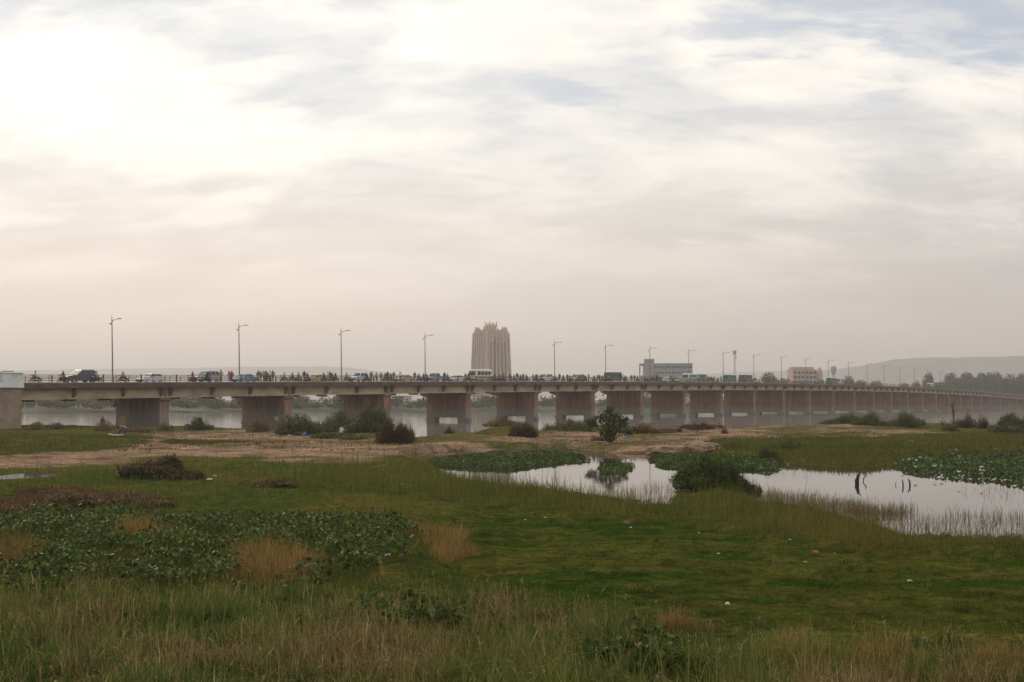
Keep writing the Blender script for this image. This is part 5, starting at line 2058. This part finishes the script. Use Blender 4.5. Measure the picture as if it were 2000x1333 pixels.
# grass on the rises behind the pond and on the shore
def far_grass():
    parts = []
    for poly, n, hgt, c0, c1 in ((FARSIDE, 26000, .40, (.045, .062, .020), (.105, .100, .036)), (TURF, 14000, .22, (.040, .060, .020), (.085, .08, .035)), (TURF2, 3000, .18, (.05, .055, .02), (.09, .075, .035))):
        xy = scatter_poly(poly, n, 1.2, 0, .75, power=1)
        x, y = xy[:, 0], xy[:, 1]
        f = fbm(x, y, .25, 4, 141)
        P = with_z(xy, -.02)
        k = P[:, 2] > .02
        P, f = P[k], f[k]
        h = hgt * (.4 + .9 * f) * rng.uniform(.5, 1.3, len(f))
        parts.append(blades(P, h, np.full(len(f), .07), mixcol(f * 1.6 - .3 + rng.normal(0, .15, len(f)), c0, c1), .4))
    xy = scatter_poly(DEADMAT, 7000, .6, 0, .75, power=1)
    P = with_z(xy, -.02)
    f = fbm(xy[:, 0], xy[:, 1], 1.8, 4, 147)
    parts.append(blades(P, (.05 + .30 * smooth(f, .4, .7)) * rng.uniform(.4, 1.2, len(f)), np.full(len(f), .016), pick(G_DEAD + G_DRY + G_OLIVE[:1], len(f), .35), .9, droop=.6))
    # scattered tufts on the open soil and shore
    n = 12000
    Y = rng.uniform(76, 168, n)
    X = rng.uniform(-.6, .6, n) * Y
    k = (fbm(X * .8, Y * 1.8, .25, 5, 151) > .57)
    xy = np.stack([X[k], Y[k]], 1)
    P = with_z(xy, -.02)
    P = P[P[:, 2] > .05]
    P = np.repeat(P, 6, 0) + rng.normal(0, .25, (len(P) * 6, 3)) * np.array([1, 1, 0])
    parts.append(blades(P, rng.uniform(.08, .28, len(P)), np.full(len(P), .06), pick(G_DRY + G_DEAD + G_OLIVE, len(P)), .6))
    return join(parts)


_v = far_grass()
tag(link('bank_grass', np_mesh('bank_grass', _v[0], _v[1], _v[2], GRASS, _v[3])), 'olive grass on the rises behind the pond and along the shore', kind='stuff')


# reeds standing in the pond
def reeds():
    polys = [([(1050, 958), (1120, 968), (1200, 978), (1290, 998), (1332, 990), (1332, 955), (1280, 950), (1180, 962), (1100, 955)], 1700),
             ([(1470, 975), (1500, 965), (1560, 968), (1700, 990), (1790, 992), (1795, 1006), (1700, 1020), (1600, 1005), (1500, 990)], 4200),
             ([(1600, 1012), (1700, 1025), (1800, 1010), (1900, 1005), (2100, 1000), (2300, 1010), (2300, 1090), (2000, 1070), (1900, 1070), (1800, 1064), (1740, 1044)], 3800),
             ([(880, 935), (960, 946), (1000, 950), (1000, 930), (900, 922)], 700),
             ([(1480, 925), (1580, 935), (1590, 925), (1500, 915)], 170),
             ([(1860, 960), (2060, 990), (2060, 950), (1950, 940)], 260),
             ([(1540, 985), (1700, 1000), (1780, 998), (1780, 1010), (1690, 1014), (1560, 1000)], 2400)]
    parts = []
    for pl, n in polys:
        xy = scatter_poly(gpv(pl, 0.0), n, .5, 0, .8, power=1)
        x, y = xy[:, 0], xy[:, 1]
        k = rng.uniform(size=len(x)) < .05 + smooth(fbm(x, y, .9, 4, 161), .36, .60)
        xy = xy[k]
        P = np.column_stack([xy, np.full(len(xy), -.05)])
        n2 = len(P)
        h = rng.uniform(.15, .80, n2) * rng.uniform(.6, 1, n2)
        col = mixcol(rng.uniform(size=n2), (.075, .070, .030), (.17, .13, .08))
        parts.append(blades(P, h, rng.uniform(.006, .014, n2), col, .55, droop=.6))
    return join(parts)


_v = reeds()
tag(link('reeds', np_mesh('reeds', _v[0], _v[1], _v[2], GRASS, _v[3])), 'thin brown reeds standing in the pond', kind='stuff')


# ------------------------------------------------------------------ broad-leaved water plants
def leaf_bed(poly, n, rad, hmin, hmax, zbase, cols, edge=.4, flat=.0):
    xy = scatter_poly(poly, n, edge, 0, .75, power=1)
    x, y = xy[:, 0], xy[:, 1]
    n = len(x)
    lump = fbm(x, y, 1.3, 3, 171)
    k = lump > .30 + .10 * rng.uniform(size=n)
    for hp in HOLES:
        k &= sdf(hp, x, y) < rng.uniform(-.2, .55, n)
    x, y, lump = x[k], y[k], lump[k]
    n = len(x)
    zb = ground_h(x, y) if zbase is None else np.full(n, zbase)
    zb = np.maximum(zb, 0.0)
    rim = smooth(sdf(poly, x, y), -.3, .7)
    z = zb + hmin + (hmax - hmin) * (.3 + .7 * rim) * (.35 * rng.uniform(size=n) + .65 * smooth(lump, .3, .7))
    C = np.column_stack([x, y, z])
    N = rand_dirs(n) * .85 + np.array([0, -.35, .6])
    N /= np.linalg.norm(N, axis=1, keepdims=True)
    T = np.cross(N, rand_dirs(n))
    T /= np.linalg.norm(T, axis=1, keepdims=True)
    B = np.cross(N, T)
    r = rad * np.clip(rng.lognormal(0, .38, n), .4, 2.2)
    ring = []
    prof = [(1.15, 0), (.45, .85), (-.65, .75), (-1.0, 0), (-.65, -.75), (.45, -.85)]
    for a, b in prof:
        ring.append(C + T * (r * a)[:, None] + B * (r * b)[:, None] + N * (r * .22 * abs(b))[:, None])
    m = len(prof)
    V = np.stack([C - N * (r * .1)[:, None]] + ring, 1)       # a cupped blade
    i = np.arange(n)[:, None] * (m + 1)
    f = np.concatenate([np.concatenate([i, i + 1 + j, i + 1 + (j + 1) % m], 1) for j in range(m)], 1).ravel()
    fn = np.full(n * m, 3)
    col = pick(cols, n, .4) * (.6 + .8 * fbm(x, y, .9, 3, 173))[:, None]
    yel = rng.uniform(size=n) < .008
    col[yel] = np.array([.26, .22, .03])
    dead = rng.uniform(size=n) < .06
    col[dead] = np.array([.13, .085, .04])
    leaf = (V.reshape(-1, 3), fn, f, np.repeat(col, m + 1, 0))
    q = rng.uniform(size=n) < (.35 if zbase is None else .1)
    S = np.column_stack([x, y, zb - .02])[q]
    st = blades(S, np.maximum(.03, z - zb)[q] * 1.15, np.full(int(q.sum()), .010), pick([(.05, .075, .02)], int(q.sum())), .15)
    return join([leaf, st])


CLUMPS = [[(425, 1085), (450, 1070), (540, 1070), (600, 1078), (632, 1090), (634, 1122), (590, 1136), (500, 1142), (440, 1130), (420, 1105)],
          [(812, 1035), (850, 1028), (905, 1030), (932, 1042), (928, 1062), (890, 1086), (845, 1096), (825, 1075)],
          [(205, 1038), (235, 1024), (310, 1020), (335, 1030), (320, 1047), (260, 1054)],
          [(-60, 1070), (40, 1050), (110, 1058), (120, 1085), (60, 1100), (-60, 1105)]]
HOLES = [gpv(c, .35) for c in CLUMPS]
HY_COL = [(.040, .072, .010), (.058, .098, .013), (.082, .125, .020), (.026, .048, .008), (.115, .130, .035)]
BED = gpv([(-700, 1010), (0, 1012), (100, 1000), (170, 995), (260, 1000), (330, 1010), (420, 1004), (520, 1002), (640, 1005), (780, 1012), (826, 1030), (838, 1080), (800, 1108), (700, 1112), (640, 1105), (600, 1125),
           (430, 1138), (380, 1150), (200, 1148), (0, 1140), (-700, 1130)], .45)


def flowers(name, spots, matl, r0, label, cat, z, group):
    fm = MB()
    for k in range(6):
        a = 2 * math.pi * k / 6
        c, s_ = math.cos(a), math.sin(a)
        fm.add([(0, 0, 0), (r0 * .6 * math.cos(a - .4), r0 * .6 * math.sin(a - .4), r0 * .5), (r0 * c, r0 * s_, r0 * .75), (r0 * .6 * math.cos(a + .4), r0 * .6 * math.sin(a + .4), r0 * .5)], [(0, 1, 2, 3)])
    me = fm.mesh(name, matl)
    for i, (px_, py_, lb) in enumerate(spots):
        p = gp(px_, py_, z)
        o = link(name, me)
        o.location = (p[0], p[1], z)
        o.rotation_euler = (rng.uniform(-.4, .1), rng.uniform(-.3, .3), rng.uniform(0, 6))
        s = rng.uniform(.8, 1.2)
        o.scale = (s, s, s)
        tag(o, lb or label, cat, group)


def bed(poly, n, rad, h0, h1, zb, label, edge=.4):
    cols = HY_COL if zb is None else [(.045, .080, .016), (.065, .110, .024), (.090, .135, .03), (.03, .056, .014)]
    v = leaf_bed(poly, n, rad, h0, h1, zb, cols, edge)
    tag(link('water_plants', np_mesh('water_plants', v[0], v[1], v[2], WAXY, v[3])), label, kind='stuff')


bed(BED, 46000, .029, .03, .52, None, 'wide patch of dark glossy broad-leaved plants in the meadow', 1.1)
bed(gpv([(815, 905), (860, 893), (960, 884), (1060, 882), (1130, 886), (1142, 898), (1080, 905), (1000, 915), (900, 912)], .1), 15000, .048, .02, .24, 0.0, 'floating leafy mat along the far edge of the pond', .8)
bed(gpv([(1168, 913), (1190, 906), (1228, 906), (1236, 916), (1215, 923), (1180, 925)], .05), 1000, .05, .02, .14, 0.0, 'small floating leafy island in the pond')
bed(gpv([(1262, 895), (1290, 886), (1400, 890), (1520, 896), (1530, 912), (1500, 922), (1475, 916), (1400, 912), (1330, 912), (1285, 908)], .1), 9000, .048, .02, .24, 0.0, 'floating leafy mat behind the pond bush', .8)
bed(gpv([(1748, 905), (1800, 895), (1900, 885), (2050, 876), (2300, 872), (2300, 955), (2060, 948), (1980, 940), (1900, 930), (1800, 922), (1755, 915)], .15), 20000, .050, .03, .30, 0.0, 'floating leafy mat with white blooms on the right of the pond', 1.0)
bed(gpv([(650, 1180), (720, 1160), (840, 1160), (910, 1172), (915, 1195), (860, 1215), (720, 1210), (640, 1200)], .45), 1500, .034, .05, .34, None, 'dark broad-leaved plants standing in the foreground grass', 1.0)
bed(gpv([(1110, 1230), (1180, 1215), (1260, 1212), (1330, 1225), (1340, 1290), (1250, 1310), (1150, 1300)], .45), 1300, .03, .06, .34, None, 'dark leafy weeds among the dry grass in the foreground')

petal_w = mat('white_petals', (.62, .64, .66), .7)
petal_v = mat('pale_violet_petals', (.46, .46, .58), .7)
flowers('flower', [(38, 1116, 'pale violet bloom at the lower edge of the leafy patch'), (76, 1114, 'larger pale violet bloom beside its pale neighbour in the leafy patch'), (406, 1108, 'single pale violet bloom left of the orange dry grass'), (758, 1088, 'pale violet bloom near the right end of the leafy patch')], petal_v, .07, '', 'flower', .50, 'violet blooms in the leafy patch')
fs_ = [(1763, 900), (1776, 899), (1782, 897), (1790, 901), (1797, 896), (1808, 898), (1812, 895), (1818, 899), (1826, 913), (1838, 912), (1860, 888), (1873, 893), (1874, 897), (1868, 880), (1885, 905), (1917, 915), (1917, 927), (1788, 914), (1935, 904), (1872, 924)]
fs_.sort()
flowers('flower', [(x, y, f'{ORD[i]} white bloom from the left on the floating leafy mat' ) for i, (x, y) in enumerate(fs_)], petal_w, .13, 'white bloom on the floating leafy mat at the right of the pond', 'flower', .42, 'white blooms on the floating mat')


# ------------------------------------------------------------------ clumps of orange dry grass
def dry_clump(pts, n, h, label, cols=((.15, .092, .046), (.32, .21, .115)), w=.007):
    poly = gpv(pts, .35)
    xy = scatter_poly(poly, int(n * .8), .9, 0, .8, power=1)
    c = xy.mean(0)
    P = with_z(xy, -.02)
    f = fbm(xy[:, 0], xy[:, 1], 1.6, 3, 181)
    col = mixcol(f * .9 + rng.normal(0, .25, len(f)), *cols)
    gr = rng.uniform(size=len(f)) < .30
    col[gr] = pick([(.07, .085, .025), (.05, .07, .02), (.10, .08, .035)], int(gr.sum()))
    h = h * (.35 + .75 * smooth(sdf(poly, xy[:, 0], xy[:, 1]), -.25, .55))
    f2 = fbm(xy[:, 0], xy[:, 1], 3.5, 3, 183)
    v = blades(P, h * (.2 + 1.3 * f * f2 * 1.6) * rng.uniform(.4, 1.3, len(f)), np.full(len(f), w), col, .75, droop=.5)
    o = link('dry_grass_clump', np_mesh('dry_grass_clump', v[0] - np.array([c[0], c[1], 0]), v[1], v[2], GRASS, v[3]))
    o.location = (c[0], c[1], 0)
    tag(o, label, 'grass clump', 'clumps of dry orange grass', 'thing')


dry_clump(CLUMPS[0], 7000, .58, 'widest clump of orange dry grass in front of the leafy patch')
dry_clump(CLUMPS[1], 5000, .52, 'clump of orange dry grass at the right end of the leafy patch')
dry_clump(CLUMPS[2], 3200, .56, 'clump of brown dry grass amid the leafy patch')
dry_clump(CLUMPS[3], 3600, .52, 'clump of brown dry grass at the left of the leafy patch', ((.12, .08, .038), (.22, .15, .075)))
dry_clump([(300, 1008), (400, 1000), (460, 1002), (455, 1012), (380, 1022), (310, 1020)], 1500, .34, 'thin yellowish dry grass behind the leafy patch', ((.12, .10, .04), (.22, .16, .08)))
dry_clump([(700, 1108), (765, 1100), (790, 1108), (780, 1124), (720, 1126)], 900, .36, 'little dry grass tuft below the leafy patch')
dry_clump([(1500, 1280), (1560, 1262), (1620, 1270), (1630, 1330), (1520, 1340)], 2600, .55, 'orange dry grass tuft in the foreground right of centre')
dry_clump([(1660, 1275), (1740, 1262), (1800, 1275), (1800, 1330), (1680, 1335)], 3000, .55, 'straw coloured grass tuft in the foreground below the pale stone')
dry_clump([(1850, 1290), (1930, 1275), (2010, 1280), (2020, 1340), (1870, 1345)], 2600, .50, 'straw coloured grass tuft at the lower right corner')
dry_clump([(1215, 1215), (1290, 1205), (1400, 1215), (1390, 1245), (1260, 1240)], 2200, .46, 'brown dry grass tuft over the dark leafy weeds')

# ------------------------------------------------------------------ earth, stones, litter
def lump(name, label, cat, px_, py_, sx, sy, sz, m, z=.3, seed=1, rough=.35, group=None, sink=.25, sub=5):
    p = gp(px_, py_, z)
    bm = bmesh.new()
    bmesh.ops.create_icosphere(bm, subdivisions=sub, radius=1)
    bm.verts.ensure_lookup_table()
    D = np.array([v.co.normalized() for v in bm.verts])
    k = 1 + rough * (fbm(D[:, 0] * 1.7 + seed, D[:, 1] * 1.7 + D[:, 2] * 1.3, 1.5, 6, seed) - .5) * 2
    k2 = 1 + rough * 1.1 * (fbm(D[:, 0] * 2.2 - seed, D[:, 1] * 2.2, 1.3, 5, seed + 40) - .5)
    for v, d, kk, kz in zip(bm.verts, D, k, k2):
        v.co = Vector((d[0] * sx * kk, d[1] * sy * kk, d[2] * sz * kk * kz))
    me = bpy.data.meshes.new(name)
    bm.to_mesh(me)
    bm.free()
    me.materials.append(m)
    me.polygons.foreach_set('use_smooth', [True] * len(me.polygons))
    o = link(name, me)
    o.location = (p[0], p[1], ground_z(p[0], p[1]) + sz * (1 - 2 * sink) * .5)
    return tag(o, label, cat, group)


earth = mat('cut_earth', (.25, .165, .105), .95, var=.3, scale=1.5, bump=.6, bscale=3, dark=(.11, .08, .055), darkamt=.7, dscale=.8)
mound_m = mat('dark_earth', (.13, .085, .058), .95, var=.35, scale=1.5, bump=.6, bscale=4)
stone_m = mat('field_stone', (.26, .22, .17), .9, var=.2, scale=3, bump=.3)
lump('earth_mound', 'sandy earth hummock with steep sides at the head of the pond', 'earth mound', 1310, 880, 2.0, 1.6, .62, earth, .3, 3, .34)
lump('earth_mound', 'second earth hummock joined to the right of the steep one', 'earth mound', 1368, 880, 1.6, 1.4, .55, earth, .3, 5, .34)
lump('earth_mound', 'brown soil heap on the shore behind the steep hummock', 'earth mound', 1258, 850, 3.6, 2.0, .75, mound_m, .4, 7, .34)
lump('earth_mound', 'dark soil heap on the shore beside the ninth pier', 'earth mound', 1368, 843, 2.6, 1.6, .6, mound_m, .4, 9, .34)
bush(1256, 852, 3.4, 1.25, 'dry brush covering the brown soil heap', G_DEAD + G_DRY, .12, 500, 10, 'weed_heap', 'weed heap', shell=.1, asp=3)
bush(1368, 845, 2.8, 1.0, 'dry brush covering the dark soil heap', G_DEAD, .12, 500, 9, 'weed_heap', 'weed heap', shell=.1, asp=3)
bush(1345, 880, 2.4, .9, 'dry weeds hanging on the steep hummock', G_DRY + G_OLIVE, .1, 240, 8, 'weed_heap', 'weed heap', shell=.1, asp=3)
lump('stone', 'pale rounded stone on the grassy rise behind the pond', 'stone', 1780, 868, .32, .25, .22, stone_m, .4, 11, .25, sub=2)
lump('stone', 'grey brown stone at the edge of the foreground grass', 'stone', 1808, 1254, .10, .08, .06, mound_m, .3, 13, .3, sub=2)
lump('clod', 'dark clod of earth on the lawn near the pond', 'clod', 852, 946, .2, .15, .13, mound_m, .3, 15, .4, sub=2)
lump('clod', 'dark clod among the tufts at the meadow edge', 'clod', 1225, 1010, .16, .12, .09, mound_m, .3, 17, .4, sub=2)
lump('brick_fragment', 'reddish brick fragment lying at the meadow edge', 'brick fragment', 1593, 1071, .09, .07, .06, mat('fired_clay', (.25, .10, .06), .9, var=.25, scale=6), .3, 19, .25, sub=2)

plastic = mat('white_plastic', (.52, .50, .44), .7, var=.2, scale=14, dark=(.22, .19, .14), darkamt=.7, dscale=9)
blue_pl = mat('blue_plastic', (.06, .16, .45), .5, var=.2, scale=5)


def rag(name, label, px_, py_, w, d, h, m, group='litter on the grass', cat='litter', z=.25):
    """crumpled sheet of plastic with thickness"""
    p = gp(px_, py_, z)
    n = 7
    vs, fs = [], []
    for i in range(n):
        for j in range(n):
            u, v = i / (n - 1) - .5, j / (n - 1) - .5
            e = 1 - .35 * rng.uniform()
            vs.append((u * w * e, v * d * e, h * (.25 + .75 * rng.uniform()) * (1 - 1.6 * (u * u + v * v))))
    for i in range(n - 1):
        for j in range(n - 1):
            a = i * n + j
            fs.append((a, a + 1, a + n + 1, a + n))
    me = bpy.data.meshes.new(name)
    me.from_pydata(vs, [], fs)
    me.materials.append(m)
    o = link(name, me)
    md = o.modifiers.new('thick', 'SOLIDIFY')
    md.thickness = .008
    o.location = (p[0], p[1], ground_z(p[0], p[1]) + .03)
    o.rotation_euler = (0, 0, rng.uniform(0, 6))
    return tag(o, label, cat, group, 'thing')


for px_, py_, w, d, h, lab in ((1421, 1172, .16, .12, .10, 'crumpled white plastic bag at the edge of the tall grass'), (1777, 1137, .13, .09, .07, 'small white scrap out on the dark meadow'), (1065, 1009, .14, .1, .06, 'white scrap on the bank edge left of the clod'),
                               (1026, 1010, .10, .07, .04, 'tiny pale scrap at the left end of the meadow edge'), (1232, 1029, .12, .09, .06, 'white scrap in the middle of the meadow top'), (1365, 1040, .08, .07, .05, 'tiny white scrap right of the meadow top'), (1543, 1059, .14, .09, .05, 'pale scrap just left of the brick fragment'),
                               (1404, 1075, .12, .1, .04, 'pale crumpled film in the centre of the meadow'), (785, 953, .24, .18, .2, 'white plastic lump on the lawn left of the dark clod'), (802, 953, .16, .12, .1, 'smaller white plastic piece beside the white lump'), (813, 948, .2, .12, .1, 'white plastic piece nearest the dark clod'),
                               (410, 943, .85, .35, .12, 'long white plastic sheet beside the brush pile'), (255, 930, .26, .2, .16, 'white plastic piece left of the brush pile'), (370, 932, .28, .16, .1, 'white plastic piece right of the brush pile'), (420, 934, .3, .2, .1, 'white plastic piece above the long white sheet'),
                               (63, 957, .2, .15, .08, 'pale scrap on the turf behind the dead weeds'), (13, 916, .22, .2, .2, 'small white can by the puddle'), (566, 857, .9, .4, .2, 'row of pale rubbish under the thicket'), (1630, 1077, .05, .05, .03, 'yellowish speck right of the brick fragment'), (1573, 1091, .14, .08, .03, 'pale straw scrap below the brick fragment')):
    rag('plastic_scrap', lab, px_, py_, w * .72, d * .72, h * .6, plastic)
for px_, py_, w, lab in ((595, 856, .75, 'bright blue plastic bag under the olive thicket'), (1222, 864, .65, 'bright blue plastic bag on sand below the spreading shrub')):
    rag('plastic_bag', lab, px_, py_, w, w * .6, .35, blue_pl, cat='plastic bag', group='blue bags on the bank')
# fallen stick and rust coloured sheet
p = gp(738, 917, .3)
m = MB()
m.tube([(-.42, -.1, .06), (0, 0, .12), (.42, .12, .2)], [.03, .03, .02], 6)
o = m.build('pale_stick', mat('bleached_wood', (.32, .30, .27), .9, var=.2, scale=8))
o.location = (p[0], p[1], ground_z(p[0], p[1]))
tag(o, 'bleached stick lying on the grass below the sand', 'stick')
p = gp(238, 840, .4)
o = MB()
o.hexa([(-.38, -.05, 0), (.38, -.05, 0), (.36, .05, 0), (-.38, .05, 0), (-.34, .12, 1.5), (.30, .14, 1.62), (.30, .22, 1.62), (-.34, .2, 1.5)])
for zz in (.4, .8, 1.2):
    o.box(-.37, .35, -.08 + zz * .11, .0 + zz * .11, zz, zz + .05)
o = o.build('rusty_sheet', mat('rusty_iron', (.25, .125, .065), .9, var=.3, scale=3, dark=(.15, .07, .04), darkamt=.6, dscale=2))
o.location = (p[0], p[1], ground_z(p[0], p[1]) - .02)
tag(o, 'orange rusted sheet leaning at the left edge of the first pier', 'metal sheet')

# stumps in the pond
stump_m = mat('wet_wood', (.028, .022, .018), .6, var=.3, scale=8)
for px_, py_, pts, rd, lab in ((1675, 946, [(0, 0, -.3), (-.05, 0, .2), (.03, 0, .45), (.0, 0, .58)], [.12, .14, .10, .05], 'thick dark stump standing in the pond'),
                               (1690, 940, [(-.15, 0, -.3), (-.12, 0, .15), (.06, 0, .32), (.02, 0, .48), (.06, 0, .52)], [.03, .035, .04, .03, .02], 'thin crooked branch right of the thick stump'),
                               (1749, 948, [(0, 0, -.2), (.02, 0, .14)], [.03, .02], 'shortest twig of the three in the pond'),
                               (1763, 950, [(0, 0, -.3), (.03, 0, .12), (-.01, 0, .3), (0, 0, .36)], [.04, .045, .04, .02], 'straight twig between the short and the bent twig'),
                               (1775, 949, [(.0, 0, -.3), (.07, 0, .05), (.06, 0, .2), (-.03, 0, .34), (-.05, 0, .42)], [.05, .06, .05, .035, .02], 'bent twig at the right of the three in the pond'),
                               (1325, 950, [(0, 0, -.2), (-.12, 0, .15), (-.25, 0, .25)], [.12, .1, .05], 'dark root at the left foot of the pond bush')):
    p = gp(px_, py_, 0)
    m = MB()
    m.tube(pts, rd, 8)
    m.tube([pts[len(pts) // 2], tuple(Vector(pts[len(pts) // 2]) + Vector((rd[0] * 1.6, 0, rd[0] * 2.2)))], [rd[-1] * 1.2, rd[-1] * .4], 6)
    o = m.build('stump', stump_m, None, True)
    o.scale = (.72, .72, .78)
    o.location = (p[0], p[1], 0)
    tag(o, lab, 'stump', 'dead wood in the pond')

# small beached boat and the puddle
p = gp(229, 862, .4)
boat = thing('rowing_boat', 'small grey and white boat beached on the turf', 'boat', (p[0], p[1], ground_z(p[0], p[1])), R(8))
m = MB()
L_ = 1.5
sec = []
for i in range(9):
    f = i / 8 * 2 - 1
    wv_ = .34 * (1 - abs(f) ** 2.4) + .03
    zt_ = .30 + .12 * f * f
    sec.append([(f * L_ / 2 * 1.0, -wv_, zt_), (f * L_ / 2, -wv_ * .6, .06 + .1 * f * f), (f * L_ / 2, wv_ * .6, .06 + .1 * f * f), (f * L_ / 2, wv_, zt_)])
vs = [q for s_ in sec for q in s_]
fs = []
for i in range(8):
    for j in range(3):
        fs.append((i * 4 + j, i * 4 + j + 1, i * 4 + 4 + j + 1, i * 4 + 4 + j))
m.add(vs, fs)
o = m.build('hull', mat('boat_grey', (.22, .21, .22), .7, var=.2), boat)
o.modifiers.new('thick', 'SOLIDIFY').thickness = .03
m = MB()
for sgn in (0, 3):
    m.tube([Vector(s_[sgn]) + Vector((0, 0, .02)) for s_ in sec], .03, 6)
m.build('gunwale', mat('boat_white', (.6, .6, .6), .6), boat)
m = MB()
m.box(-.12, .12, -.3, .3, .22, .26)
m.build('thwart', mat('boat_white', (.6, .6, .6), .6), boat)

pm_ = MB()
pm_.add([(x, y, .285) for x, y in PUDDLE], [tuple(range(len(PUDDLE)))])
tag(pm_.build('puddle', pond_m), 'pale puddle reflecting the sky on the turf', kind='structure')
